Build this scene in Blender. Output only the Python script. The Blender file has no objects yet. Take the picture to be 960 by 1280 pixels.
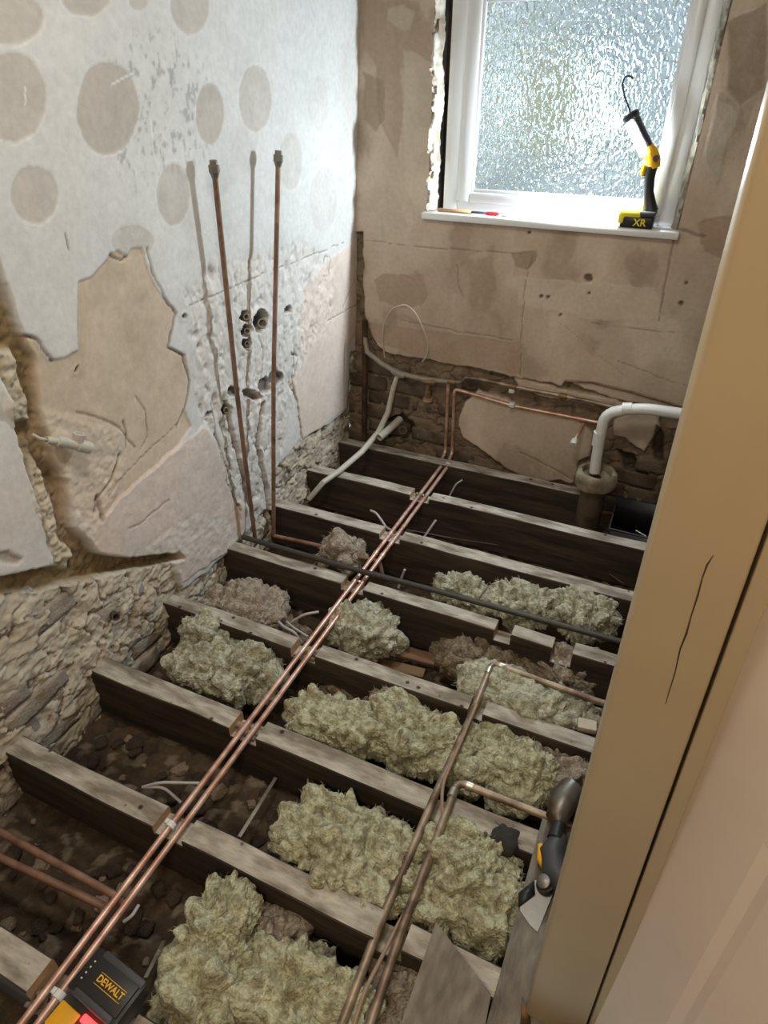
import bpy, bmesh, math, random
import numpy as np
from mathutils import Vector, Matrix
PI = math.pi
random.seed(7)
SC = bpy.context.scene
COL = SC.collection

# ------------------------------------------------------------------ camera
CAM_E = (math.radians(55.88), math.radians(-0.05), math.radians(24.27))
FPX = 810.0
CH = 1.5
cam_d = bpy.data.cameras.new('camera'); cam = bpy.data.objects.new('camera', cam_d); COL.objects.link(cam)
cam.location = (0, 0, CH); cam.rotation_euler = CAM_E
cam_d.sensor_fit = 'AUTO'; cam_d.sensor_width = 36.0; cam_d.lens = FPX / 1280 * 36.0
cam_d.clip_start = 0.02; cam_d.clip_end = 100
SC.camera = cam

# ------------------------------------------------------------------ world / view
SC.view_settings.view_transform = 'Standard'; SC.view_settings.look = 'None'
SC.view_settings.gamma = 1; SC.view_settings.use_curve_mapping = False
SC.view_settings.exposure = 0.35
w = bpy.data.worlds.new('world'); SC.world = w; w.use_nodes = True
wn = w.node_tree.nodes; wl = w.node_tree.links
bg = wn['Background']; bg.inputs['Color'].default_value = (0.72, 0.90, 1.0, 1); bg.inputs['Strength'].default_value = 2.0

def area(name, loc, look, sx, sy, power, col, spread=None):
    d = bpy.data.lights.new(name, 'AREA'); d.shape = 'RECTANGLE'; d.size = sx; d.size_y = sy
    d.energy = power; d.color = col
    if spread: d.spread = spread
    o = bpy.data.objects.new(name, d); COL.objects.link(o); o.location = loc
    o.rotation_euler = (Vector(look) - Vector(loc)).to_track_quat('-Z', 'Y').to_euler()
    return o
# added ambient fill over the bathroom bay; warm landing ceiling light behind the camera
area('room_fill_light', (-0.45, 0.85, 2.30), (-0.5, 0.95, 0), 0.30, 0.30, 10.5, (1.0, 0.92, 0.80))
area('landing_ceiling_light', (0.05, -0.80, 2.28), (0.2, 0.2, 0.6), 0.35, 0.35, 18.0, (1.0, 0.80, 0.55))
LAMP_STRENGTH = 760.0

# ------------------------------------------------------------------ camera maths: a pixel of the photo onto a real plane
def _R():
    a, b, c = CAM_E
    cx, sx, cy, sy, cz, sz = math.cos(a), math.sin(a), math.cos(b), math.sin(b), math.cos(c), math.sin(c)
    return (np.array([[cz, -sz, 0], [sz, cz, 0], [0, 0, 1]]) @ np.array([[cy, 0, sy], [0, 1, 0], [-sy, 0, cy]])
            @ np.array([[1, 0, 0], [0, cx, -sx], [0, sx, cx]]))
RM = _R(); CC = np.array([0, 0, CH])
def ray(px, py): return RM @ np.array([(px - 480) / FPX, -(py - 640) / FPX, -1.0])
def PZ(px, py, z=0.0):
    d = ray(px, py); return Vector(CC + d * ((z - CH) / d[2]))
def PY(px, py, y=2.6):
    d = ray(px, py); return Vector(CC + d * (y / d[1]))
LEAN = 0.049; X0 = -1.35; YB = 2.6
def PL(px, py, off=0.0):                     # left wall plane x = X0 + LEAN z + off
    n = np.array([1, 0, -LEAN]); d = ray(px, py); t = (X0 + off - n @ CC) / (n @ d); return Vector(CC + d * t)
def XW(z): return X0 + LEAN * z

# ------------------------------------------------------------------ noise
def _h2(i, j, s):
    v = np.sin(i * 127.1 + j * 311.7 + s * 74.7) * 43758.5453; return v - np.floor(v)
def vn2(x, y, s=0):
    xi = np.floor(x); yi = np.floor(y); fx = x - xi; fy = y - yi
    fx = fx * fx * (3 - 2 * fx); fy = fy * fy * (3 - 2 * fy)
    a = _h2(xi, yi, s); b = _h2(xi + 1, yi, s); c = _h2(xi, yi + 1, s); d = _h2(xi + 1, yi + 1, s)
    return (a + (b - a) * fx) * (1 - fy) + (c + (d - c) * fx) * fy
def fbm2(x, y, s=0, o=4):
    r = 0; a = 1; t = 0
    for k in range(o):
        r = r + a * (vn2(x, y, s + k * 13) * 2 - 1); t += a; x = x * 2.03 + 5.1; y = y * 2.03 + 1.7; a *= 0.5
    return r / t
def _h3(i, j, k, s):
    v = np.sin(i * 127.1 + j * 311.7 + k * 191.3 + s * 74.7) * 43758.5453; return v - np.floor(v)
def vn3(x, y, z, s=0):
    xi, yi, zi = np.floor(x), np.floor(y), np.floor(z); fx, fy, fz = x - xi, y - yi, z - zi
    fx = fx * fx * (3 - 2 * fx); fy = fy * fy * (3 - 2 * fy); fz = fz * fz * (3 - 2 * fz)
    def L(k):
        a = _h3(xi, yi, k, s); b = _h3(xi + 1, yi, k, s); c = _h3(xi, yi + 1, k, s); d = _h3(xi + 1, yi + 1, k, s)
        return (a + (b - a) * fx) * (1 - fy) + (c + (d - c) * fx) * fy
    return L(zi) * (1 - fz) + L(zi + 1) * fz
def fbm3(p, s=0, o=4, f=1.0):
    x, y, z = p[:, 0] * f, p[:, 1] * f, p[:, 2] * f; r = 0; a = 1; t = 0
    for k in range(o):
        r = r + a * (vn3(x, y, z, s + k * 13) * 2 - 1); t += a; x = x * 2.03 + 5.1; y = y * 2.03 + 1.7; z = z * 2.03 + 3.3; a *= 0.5
    return r / t
def cells2(x, y, s=0):                       # worley: distance to the cell border-ish value, and cell id value
    xi = np.floor(x); yi = np.floor(y); d1 = np.full(x.shape, 9.0); d2 = np.full(x.shape, 9.0); idv = np.zeros(x.shape)
    for a in (-1, 0, 1):
        for b in (-1, 0, 1):
            cx = xi + a + _h2(xi + a, yi + b, s); cy = yi + b + _h2(xi + a, yi + b, s + 5)
            d = np.hypot(x - cx, y - cy); m = d < d1
            d2 = np.where(m, d1, np.minimum(d2, d)); idv = np.where(m, _h2(xi + a, yi + b, s + 9), idv); d1 = np.where(m, d, d1)
    return d1, d2 - d1, idv
def lin(c):
    return np.array([((v / 255) / 12.92 if v / 255 <= 0.04045 else ((v / 255 + 0.055) / 1.055) ** 2.4) for v in c])
def sst(a, b, x):
    t = np.clip((x - a) / (b - a), 0, 1); return t * t * (3 - 2 * t)

# ------------------------------------------------------------------ materials
MATS = {}
def srgb(*c): return tuple(lin(c)) + (1.0,)
def mat(name, col, rough=0.8, metal=0.0, var=0.15, scale=30.0, bump=0.3, bscale=200.0, bdist=0.002, col2=None, spots=None, emit=None, attr=None, stretch=None, trans=0.0):
    if name in MATS: return MATS[name]
    m = bpy.data.materials.new(name); m.use_nodes = True; nt = m.node_tree; N = nt.nodes; L = nt.links
    b = N['Principled BSDF']; b.inputs['Roughness'].default_value = rough; b.inputs['Metallic'].default_value = metal
    tc = N.new('ShaderNodeTexCoord'); mp = N.new('ShaderNodeMapping'); L.new(tc.outputs['Object'], mp.inputs['Vector'])
    if stretch: mp.inputs['Scale'].default_value = stretch
    n1 = N.new('ShaderNodeTexNoise'); n1.inputs['Scale'].default_value = scale; n1.inputs['Detail'].default_value = 6; L.new(mp.outputs[0], n1.inputs['Vector'])
    if attr:
        at = N.new('ShaderNodeAttribute'); at.attribute_name = attr; base = at.outputs['Color']
    else:
        rgb = N.new('ShaderNodeRGB'); rgb.outputs[0].default_value = srgb(*col); base = rgb.outputs[0]
    if col2:
        mx = N.new('ShaderNodeMix'); mx.data_type = 'RGBA'; cr = N.new('ShaderNodeMapRange'); cr.inputs['From Min'].default_value = 0.42; cr.inputs['From Max'].default_value = 0.62
        n3 = N.new('ShaderNodeTexNoise'); n3.inputs['Scale'].default_value = scale * 0.35; n3.inputs['Detail'].default_value = 5; L.new(mp.outputs[0], n3.inputs['Vector'])
        L.new(n3.outputs['Fac'], cr.inputs['Value']); L.new(cr.outputs[0], mx.inputs['Factor']); L.new(base, mx.inputs['A']); mx.inputs['B'].default_value = srgb(*col2); base = mx.outputs['Result']
    mr = N.new('ShaderNodeMapRange'); mr.inputs['From Min'].default_value = 0.25; mr.inputs['From Max'].default_value = 0.75
    mr.inputs['To Min'].default_value = 1 - var; mr.inputs['To Max'].default_value = 1 + var; L.new(n1.outputs['Fac'], mr.inputs['Value'])
    vm = N.new('ShaderNodeVectorMath'); vm.operation = 'SCALE'; L.new(base, vm.inputs[0]); L.new(mr.outputs[0], vm.inputs['Scale']); out = vm.outputs[0]
    if spots:                                  # dark nail holes
        vo = N.new('ShaderNodeTexVoronoi'); vo.inputs['Scale'].default_value = spots; L.new(tc.outputs['Object'], vo.inputs['Vector'])
        c2 = N.new('ShaderNodeMapRange'); c2.inputs['From Min'].default_value = 0.09; c2.inputs['From Max'].default_value = 0.14; c2.inputs['To Min'].default_value = 0.15
        L.new(vo.outputs['Distance'], c2.inputs['Value']); v2 = N.new('ShaderNodeVectorMath'); v2.operation = 'SCALE'; L.new(out, v2.inputs[0]); L.new(c2.outputs[0], v2.inputs['Scale']); out = v2.outputs[0]
    L.new(out, b.inputs['Base Color'])
    if bump:
        n2 = N.new('ShaderNodeTexNoise'); n2.inputs['Scale'].default_value = bscale; n2.inputs['Detail'].default_value = 5; L.new(mp.outputs[0], n2.inputs['Vector'])
        bp = N.new('ShaderNodeBump'); bp.inputs['Strength'].default_value = bump; bp.inputs['Distance'].default_value = bdist; L.new(n2.outputs['Fac'], bp.inputs['Height']); L.new(bp.outputs[0], b.inputs['Normal'])
    if emit:
        b.inputs['Emission Color'].default_value = tuple(emit[:3]) + (1,); b.inputs['Emission Strength'].default_value = emit[3]
    MATS[name] = m; return m

WALL = mat('wall_plaster', None, 0.9, var=0.09, scale=60, bump=0.30, bscale=110, bdist=0.003, attr='Col')
JTOP = mat('joist_top_dust', (178, 172, 161), 0.92, var=0.28, scale=70, col2=(126, 117, 104), bump=0.8, bscale=150, bdist=0.004, spots=17, stretch=(0.3, 1, 1))
JSIDE = mat('joist_side_timber', (68, 55, 43), 0.85, var=0.4, scale=60, col2=(46, 37, 29), bump=0.7, bscale=120, bdist=0.004, stretch=(0.12, 1, 1))
CUT = mat('fresh_cut_timber', (176, 140, 106), 0.8, var=0.2, scale=60)
BOARD = mat('grey_board', (136, 130, 120), 0.85, var=0.35, scale=60, col2=(112, 104, 94), bump=0.7, bscale=120, bdist=0.004, stretch=(1, 0.35, 1))
BROWNB = mat('brown_board', (110, 84, 60), 0.85, var=0.3, scale=22, bump=0.5, stretch=(0.3, 1, 1))
COPPER = mat('copper', (224, 192, 176), 0.42, 0.6, var=0.22, scale=40, bump=0.1, col2=(196, 150, 130))
COPD = mat('dusty_copper', (150, 118, 100), 0.55, 0.5, var=0.25, scale=40, bump=0.1, col2=(120, 92, 74))
COPG = mat('dull_copper', (168, 152, 132), 0.5, 0.6, var=0.2, scale=40, bump=0.1, col2=(112, 94, 80))
SOLDER = mat('solder', (190, 186, 176), 0.35, 0.9, bump=0.1)
LEAD = mat('lead_pipe', (150, 142, 130), 0.6, 0.3, var=0.2, scale=40, bump=0.3)
BLACKP = mat('black_pipe', (62, 58, 54), 0.5, 0.1, var=0.2, scale=60, bump=0.2)
WPVC = mat('white_plastic', (215, 217, 214), 0.4, var=0.04, scale=20, bump=0.05)
WPVCD = mat('dusty_white_plastic', (188, 184, 174), 0.6, var=0.1, scale=50, bump=0.2)
CABLE = mat('grey_cable', (172, 170, 170), 0.5, var=0.08, bump=0.1)
UPVC = mat('window_frame_plastic', (226, 230, 234), 0.3, var=0.02, bump=0.02)
SILLM = mat('sill_board', (228, 230, 230), 0.35, var=0.05, scale=12, bump=0.1)
BLACK = mat('black_plastic', (30, 30, 32), 0.45, var=0.1, bump=0.1)
DGREY = mat('dark_grey_plastic', (62, 62, 66), 0.5, var=0.1, bump=0.1)
YEL = mat('yellow_plastic', (236, 176, 28), 0.45, var=0.06, bump=0.05)
BYEL = mat('bright_yellow_plastic', (232, 216, 60), 0.45, var=0.06, bump=0.05)
STEEL = mat('steel', (140, 138, 134), 0.45, 0.9, var=0.1, bump=0.1)
CREAM = mat('cream_gloss_paint', (180, 162, 132), 0.42, var=0.05, scale=9, bump=0.12, bscale=30, bdist=0.003)
DOORM = mat('door_paint', (228, 212, 198), 0.5, var=0.04, scale=9, bump=0.1, bscale=30, bdist=0.003)
ROUGHW = mat('rough_white_plaster', (205, 200, 188), 0.95, var=0.25, scale=40, col2=(150, 140, 122), bump=0.8, bscale=120, bdist=0.006)
CEIL = mat('ceiling_paint', (205, 200, 192), 0.9, var=0.03, scale=6, bump=0.1)
PLAIN = mat('plain_plaster', (176, 162, 144), 0.9, var=0.1, scale=6, bump=0.3)
RUB = mat('rubble_dirt', None, 0.95, var=0.3, scale=60, bump=0.8, bscale=220, bdist=0.004, attr='Col')
STONE = mat('rubble_stone', (86, 74, 62), 0.95, var=0.3, scale=40, col2=(60, 50, 42), bump=0.7, bscale=120, bdist=0.004)
CLAY = mat('clay_socket', (150, 140, 120), 0.85, var=0.25, scale=30, col2=(104, 90, 72), bump=0.6)
RED = mat('red_plastic', (214, 40, 60), 0.4, bump=0.05)
WOODL = mat('light_wood', (190, 150, 104), 0.6, var=0.1, bump=0.1)
GOLD = mat('brass', (136, 112, 80), 0.5, 0.6, var=0.2, bump=0.2)

def brick_mat(name, a, b):
    return mat(name, a, 0.95, var=0.22, scale=30, col2=b, bump=0.9, bscale=110, bdist=0.006)
BRL = [brick_mat('brick_dusty_a', (168, 160, 148), (136, 126, 114)), brick_mat('brick_dusty_b', (156, 146, 134), (180, 172, 160)), brick_mat('brick_dusty_c', (146, 132, 118), (168, 160, 148))]
BRB = [brick_mat('brick_brown_a', (104, 88, 72), (76, 64, 52)), brick_mat('brick_brown_b', (88, 74, 60), (112, 98, 82))]

def insul_mat(name, a, b):
    m = mat(name, a, 1.0, var=0.3, scale=130, col2=b, bump=1.0, bscale=170, bdist=0.012)
    return m
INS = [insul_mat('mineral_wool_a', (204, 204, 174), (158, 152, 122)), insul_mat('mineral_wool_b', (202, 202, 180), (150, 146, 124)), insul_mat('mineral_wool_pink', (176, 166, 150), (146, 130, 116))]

# ------------------------------------------------------------------ object helpers
def tag(o, label=None, cat=None, group=None, kind=None):
    if label: o['label'] = label
    if cat: o['category'] = cat
    if group: o['group'] = group
    if kind: o['kind'] = kind
    return o
def link(name, me, mats, parent=None, smooth=True):
    o = bpy.data.objects.new(name, me); COL.objects.link(o)
    if not isinstance(mats, (list, tuple)): mats = [mats]
    if len(me.materials) == 0:
        for m in mats: me.materials.append(m)
    if parent: o.parent = parent
    if smooth:
        me.polygons.foreach_set('use_smooth', [True] * len(me.polygons))
    return o
def empty(name, loc=(0, 0, 0)):
    o = bpy.data.objects.new(name, None); COL.objects.link(o); o.location = loc; o.empty_display_size = 0.05; return o
def put(o, parent):                           # parent keeping world coordinates (parents are never rotated or scaled)
    o.parent = parent; o.location = Vector(o.location) - Vector(parent.location); return o
class MB:
    def __init__(s): s.v = []; s.f = []; s.m = []
    def add(s, vs, fs, mi=0):
        k = len(s.v); s.v += [tuple(v) for v in vs]; s.f += [tuple(i + k for i in f) for f in fs]; s.m += [mi] * len(fs); return s
    def box(s, lo, hi, mi=0, bev=0.0, M=None):
        lo = Vector(lo); hi = Vector(hi)
        bm = bmesh.new(); bmesh.ops.create_cube(bm, size=1.0)
        for v in bm.verts: v.co = Vector([(lo[i] + hi[i]) / 2 + v.co[i] * (hi[i] - lo[i]) for i in range(3)])
        if bev: bmesh.ops.bevel(bm, geom=bm.edges[:], offset=bev, segments=2, affect='EDGES', profile=0.5)
        if M is not None: bmesh.ops.transform(bm, matrix=M, verts=bm.verts)
        bm.verts.index_update(); s.add([v.co[:] for v in bm.verts], [[v.index for v in f.verts] for f in bm.faces], mi); bm.free(); return s
    def tube(s, pts, r, n=12, fil=0.0, mi=0, caps=True, hollow=0.0):
        pts = [Vector(p) for p in pts]
        if fil:
            q = [pts[0]]
            for i in range(1, len(pts) - 1):
                a, b, c = pts[i - 1], pts[i], pts[i + 1]; f = min(fil, (a - b).length * 0.45, (c - b).length * 0.45)
                p0 = b + (a - b).normalized() * f; p2 = b + (c - b).normalized() * f
                for k in range(6):
                    t = k / 5; q.append(p0 * (1 - t) ** 2 + b * 2 * t * (1 - t) + p2 * t * t)
            q.append(pts[-1]); pts = q
        rs = r if isinstance(r, (list, tuple)) else [r] * len(pts)
        up = None; rings = []; k0 = len(s.v)
        for i, p in enumerate(pts):
            t = (pts[min(i + 1, len(pts) - 1)] - pts[max(i - 1, 0)])
            t = t.normalized() if t.length > 1e-9 else Vector((0, 0, 1))
            if up is None: up = t.orthogonal().normalized()
            else:
                up = up - t * up.dot(t); up = up.normalized() if up.length > 1e-6 else t.orthogonal().normalized()
            bi = t.cross(up)
            rings.append([p + (up * math.cos(a) + bi * math.sin(a)) * rs[min(i, len(rs) - 1)] for a in [2 * PI * j / n for j in range(n)]])
        vs = [v for rg in rings for v in rg]; fs = []
        for i in range(len(rings) - 1):
            for j in range(n): fs.append((i * n + j, i * n + (j + 1) % n, (i + 1) * n + (j + 1) % n, (i + 1) * n + j))
        if caps and not hollow:
            fs.append(tuple(range(n))[::-1]); fs.append(tuple((len(rings) - 1) * n + j for j in range(n)))
        s.add(vs, fs, mi)
        if hollow:
            for end in (0, len(rings) - 1):
                t = (pts[1] - pts[0]).normalized() if end == 0 else (pts[-2] - pts[-1]).normalized()
                c = pts[end]; ro = rings[end]; ri = [c + (v - c) * hollow for v in ro]; rd = [v + t * 0.03 for v in ri]
                fs = []
                for j in range(n):
                    k = (j + 1) % n
                    fs.append((j, k, n + k, n + j)); fs.append((n + j, n + k, 2 * n + k, 2 * n + j))
                fs.append(tuple(2 * n + j for j in range(n)))
                s.add(ro + ri + rd, fs, mi)
        return s
    def mesh(s, name, mats=1, flat=False, angle=40):
        me = bpy.data.meshes.new(name); me.from_pydata(s.v, [], s.f)
        me.polygons.foreach_set('material_index', s.m); me.validate(); me.update()
        bm = bmesh.new(); bm.from_mesh(me); bmesh.ops.recalc_face_normals(bm, faces=bm.faces)
        for e in bm.edges:
            if len(e.link_faces) == 2 and e.calc_face_angle(0) > math.radians(angle): e.smooth = False
        bm.to_mesh(me); bm.free()
        return me
    def obj(s, name, mats, parent=None, loc=None):
        if loc is not None:
            s.v = [tuple(Vector(v) - Vector(loc)) for v in s.v]
        me = s.mesh(name); o = link(name, me, mats, parent)
        if loc is not None: o.location = Vector(loc) - (Vector(parent.location) if parent else Vector())
        elif parent: o.location = -Vector(parent.location)
        return o

# ------------------------------------------------------------------ polygon masks on a plane (numpy)
def sdpoly(px, py, poly):
    """signed distance, negative inside"""
    P = np.array(poly, float); out = np.full(px.shape, 1.0)
    lo = P.min(0) - 0.06; hi = P.max(0) + 0.06
    m = (px > lo[0]) & (px < hi[0]) & (py > lo[1]) & (py < hi[1])
    x = px[m]; y = py[m]
    if x.size == 0: return out
    d = np.full(x.shape, 9.0); ins = np.zeros(x.shape, bool)
    for i in range(len(P)):
        a = P[i]; b = P[(i + 1) % len(P)]; e = b - a; L2 = e @ e + 1e-12
        t = np.clip(((x - a[0]) * e[0] + (y - a[1]) * e[1]) / L2, 0, 1)
        d = np.minimum(d, np.hypot(x - a[0] - t * e[0], y - a[1] - t * e[1]))
        c = ((a[1] > y) != (b[1] > y)); ins ^= c & (x < (b[0] - a[0]) * (y - a[1]) / (b[1] - a[1] + 1e-12) + a[0])
    out[m] = np.where(ins, -d, d); return out
def dline(px, py, pl):
    P = np.array(pl, float); out = np.full(px.shape, 1.0)
    lo = P.min(0) - 0.04; hi = P.max(0) + 0.04
    m = (px > lo[0]) & (px < hi[0]) & (py > lo[1]) & (py < hi[1]); x = px[m]; y = py[m]
    if x.size == 0: return out
    d = np.full(x.shape, 9.0)
    for i in range(len(P) - 1):
        a = P[i]; b = P[i + 1]; e = b - a; L2 = e @ e + 1e-12
        t = np.clip(((x - a[0]) * e[0] + (y - a[1]) * e[1]) / L2, 0, 1)
        d = np.minimum(d, np.hypot(x - a[0] - t * e[0], y - a[1] - t * e[1]))
    out[m] = d; return out
def ell(cx, cy, rx, ry, tilt=0, n=22):
    c, s = math.cos(tilt), math.sin(tilt)
    return [(cx + rx * math.cos(a) * c - ry * math.sin(a) * s, cy + rx * math.cos(a) * s + ry * math.sin(a) * c) for a in [2 * PI * k / n for k in range(n)]]
def LW(pl): return [(PL(*p).y, PL(*p).z) for p in pl]
def BW(pl): return [(PY(*p).x, PY(*p).z) for p in pl]
def grid_axis(parts):
    out = []
    for a, b, st in parts:
        n = max(1, int(round((b - a) / st))); out += list(np.linspace(a, b, n, endpoint=False))
    out.append(parts[-1][1]); return np.array(out)
def field_mesh(name, X, Y, Z, col, mats, hole=None, flip=False):
    """X,Y,Z 2D arrays; col (...,3)"""
    h, wd = X.shape; me = bpy.data.meshes.new(name)
    V = np.stack([X, Y, Z], -1).reshape(-1, 3)
    i = np.arange(h * wd).reshape(h, wd)
    q = np.stack([i[:-1, :-1], i[:-1, 1:], i[1:, 1:], i[1:, :-1]], -1)
    if flip: q = q[..., ::-1]
    if hole is not None:
        keep = ~(hole[:-1, :-1] & hole[:-1, 1:] & hole[1:, 1:] & hole[1:, :-1]); q = q[keep]
    q = q.reshape(-1, 4)
    me.vertices.add(len(V)); me.vertices.foreach_set('co', V.ravel())
    me.loops.add(q.size); me.loops.foreach_set('vertex_index', q.ravel().astype(np.int32))
    me.polygons.add(len(q)); me.polygons.foreach_set('loop_start', np.arange(0, q.size, 4, dtype=np.int32))
    me.update(calc_edges=True)
    me.polygons.foreach_set('use_smooth', np.ones(len(q), bool))
    a = me.color_attributes.new('Col', 'FLOAT_COLOR', 'POINT')
    c = np.concatenate([np.clip(col, 0, 1).reshape(-1, 3), np.ones((len(V), 1))], 1)
    a.data.foreach_set('color', c.ravel().astype(np.float32))
    o = bpy.data.objects.new(name, me); COL.objects.link(o); me.materials.append(mats); return o
def blend(c, m, new):
    return c * (1 - m[..., None]) + np.asarray(new) * m[..., None]

# =================================================================== LEFT WALL
ya = grid_axis([(-1.2, 0.2, 0.05), (0.2, 0.8, 0.006), (0.8, 2.62, 0.0042)])
za = grid_axis([(-0.30, -0.2, 0.02), (-0.2, 1.75, 0.0045), (1.75, 2.4, 0.04)])
GY, GZ = np.meshgrid(ya, za)
wx = GY + 0.010 * fbm2(GY * 22, GZ * 22, 3); wy = GZ + 0.010 * fbm2(GY * 22, GZ * 22, 4)          # jagged edges
sx_ = GY + 0.003 * fbm2(GY * 30, GZ * 30, 5); sy_ = GZ + 0.003 * fbm2(GY * 30, GZ * 30, 6)
dep = 0.0015 * fbm2(GY * 3, GZ * 3, 1) + 0.0006 * fbm2(GY * 14, GZ * 14, 2)
col = np.ones(GY.shape + (3,)) * lin((214, 216, 216))
n1 = fbm2(GY * 6, GZ * 6, 11); n2 = fbm2(GY * 26, GZ * 26, 12); n3 = fbm2(GY * 90, GZ * 60, 14)
col = blend(col, sst(0.1, 0.6, n1) * 0.35, lin((196, 194, 188)))
# grey scuffs in the skim
sc = sst(0.15, 0.5, n3) * sst(0.25, 0.0, np.abs(sdpoly(GY, GZ, LW(ell(195, 150, 70, 70)))) * 0 + sdpoly(GY, GZ, LW(ell(195, 140, 60, 75))) * 3 + 0.0)
col = blend(col, sc * 0.5, lin((120, 124, 122)))
sc2 = sst(0.2, 0.55, n3) * sst(0.1, -0.05, sdpoly(GY, GZ, LW([(225, 330), (300, 300), (420, 300), (440, 420), (400, 480), (330, 520), (250, 500), (235, 400)])))
# adhesive dabs: matt beige ovals where the board adhesive pulled off
DABS = [((10, 22, 46, 34), .9), ((17, 122, 43, 58), .85), ((42, 243, 30, 36), .8), ((135, 137, 39, 60), 1), ((108, -4, 32, 24), .9), ((238, 5, 25, 38), .8),
        ((173, 2, 12, 13), .7), ((262, 143, 18, 40), 1), ((319, 123, 21, 42), .75), ((217, 243, 20, 39), .85), ((363, 200, 15, 37), .4), ((166, 303, 27, 22), .6), ((404, 250, 17, 42), .25), ((398, 130, 13, 35), .2)]
for (cx, cy, rx, ry), st in DABS:
    poly = LW(ell(cx, cy, rx, ry))
    sd = sdpoly(sx_ + 0.007 * fbm2(GY * 9, GZ * 9, cx), sy_ + 0.007 * fbm2(GY * 9, GZ * 9, cy), poly)
    m = sst(0.001, -0.003, sd); dep = dep + 0.0022 * m * st
    col = blend(col, m * st * 0.85, lin((184, 177, 168)) * (1 + 0.06 * n2[..., None]))
    ring = np.exp(-(sd / 0.004) ** 2) * st; col = blend(col, ring * 0.15, lin((235, 238, 240)))
# hacked pale mortar around the pipes
HACK = LW([(232, 370), (262, 330), (330, 318), (385, 300), (415, 330), (420, 400), (385, 440), (372, 470), (366, 500), (350, 600), (345, 668), (300, 668), (285, 620), (265, 560), (245, 510), (240, 440)])
sdh = sdpoly(wx, wy, HACK); mh = sst(0.03, -0.03, sdh)
ridge = 1 - np.abs(fbm2(GY * 30, GZ * 16, 21)) * 2
hackn = fbm2(GY * 40, GZ * 26, 22); streak = fbm2(GY * 75, GZ * 20, 23)
dep = dep + mh * (0.003 + 0.006 * hackn + 0.005 * streak + 0.006 * sst(0.25, 0.6, hackn) + .0025 * fbm2(GY * 130, GZ * 90, 24))
col = blend(col, mh * 0.75, lin((214, 212, 208)) * (1 + 0.10 * streak[..., None]))
col = blend(col, mh * sst(0.35, 0.6, streak + 0.4 * hackn) * 0.45, lin((130, 124, 116)))
# peeled area: skim gone, sandy undercoat shows
PEEL = LW([(136, 318), (148, 312), (160, 320), (164, 310), (178, 308), (184, 330), (196, 358), (208, 376), (220, 390), (216, 410), (211, 434), (232, 444), (237, 478), (231, 512), (240, 533), (220, 562), (187, 594), (152, 628), (122, 662), (104, 655), (78, 600), (66, 570), (52, 520), (34, 460), (31, 420), (42, 420), (62, 450), (82, 446), (98, 436), (96, 396), (98, 352), (117, 343), (134, 324)])
sdp = sdpoly(sx_, sy_, PEEL); mp_ = sst(0.001, -0.003, sdp)
dep = dep + mp_ * (0.0045 + 0.0012 * fbm2(GY * 18, GZ * 18, 31))
col = blend(col, mp_, lin((202, 187, 168)) * (1 + 0.10 * n1[..., None] + 0.08 * n2[..., None]))
col = blend(col, mp_ * sst(0.25, 0.6, fbm2(GY * 12, GZ * 12, 33)) * 0.35, lin((176, 158, 138)))
# white rough second coat on its lower-left
R2 = LW([(52, 512), (90, 520), (122, 530), (156, 540), (160, 585), (135, 640), (118, 690), (100, 665), (75, 600)])
m = sst(0.012, -0.012, sdpoly(wx, wy, R2)); r2n = fbm2(GY * 50, GZ * 50, 35)
dep = dep + m * (-0.003 + 0.0035 * r2n + 0.003 * fbm2(GY * 110, GZ * 110, 36)); col = blend(col, m * 0.7, lin((206, 196, 182)) * (1 + 0.08 * r2n[..., None]))
# pink lower slab of browning plaster
PINK = LW([(118, 690), (122, 655), (150, 622), (185, 590), (222, 560), (254, 532), (268, 548), (285, 600), (305, 640), (308, 662), (285, 690), (250, 712), (228, 728), (218, 700), (160, 700)])
sdk = sdpoly(wx, wy, PINK); m = sst(0.003, -0.004, sdk); mpink = m
dep = dep * (1 - m) + m * (-0.004 + 0.002 * fbm2(GY * 9, GZ * 9, 41) + 0.0015 * r2n)
pk = sst(-0.2, 0.5, fbm2(GY * 5, GZ * 5, 42))
col = blend(col, m, lin((212, 202, 196)) * (1 + 0.05 * n2[..., None])); col = blend(col, m * pk * 0.6, lin((216, 190, 172)))
WH = LW([(128, 700), (170, 690), (215, 660), (245, 640), (285, 650), (300, 665), (285, 690), (228, 728), (218, 700)])
m = sst(0.01, -0.01, sdpoly(wx, wy, WH)); dep = dep + m * (0.002 * r2n + 0.002 * hackn); col = blend(col, m * 0.6, lin((216, 213, 210)))
# cream patch right of the pipes
CRM = LW([(378, 452), (376, 380), (398, 335), (446, 298), (447, 410), (430, 440), (434, 508), (412, 526), (378, 550), (371, 520), (366, 476)])
sdc = sdpoly(sx_, sy_, CRM); m = sst(0.004, -0.004, sdc) * (1 - mh * 0.2)
dep = dep - 0.002 * m + m * 0.001 * n2; col = blend(col, m * 0.75, lin((222, 206, 192)) * (1 + 0.04 * n2[..., None]))
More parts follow.
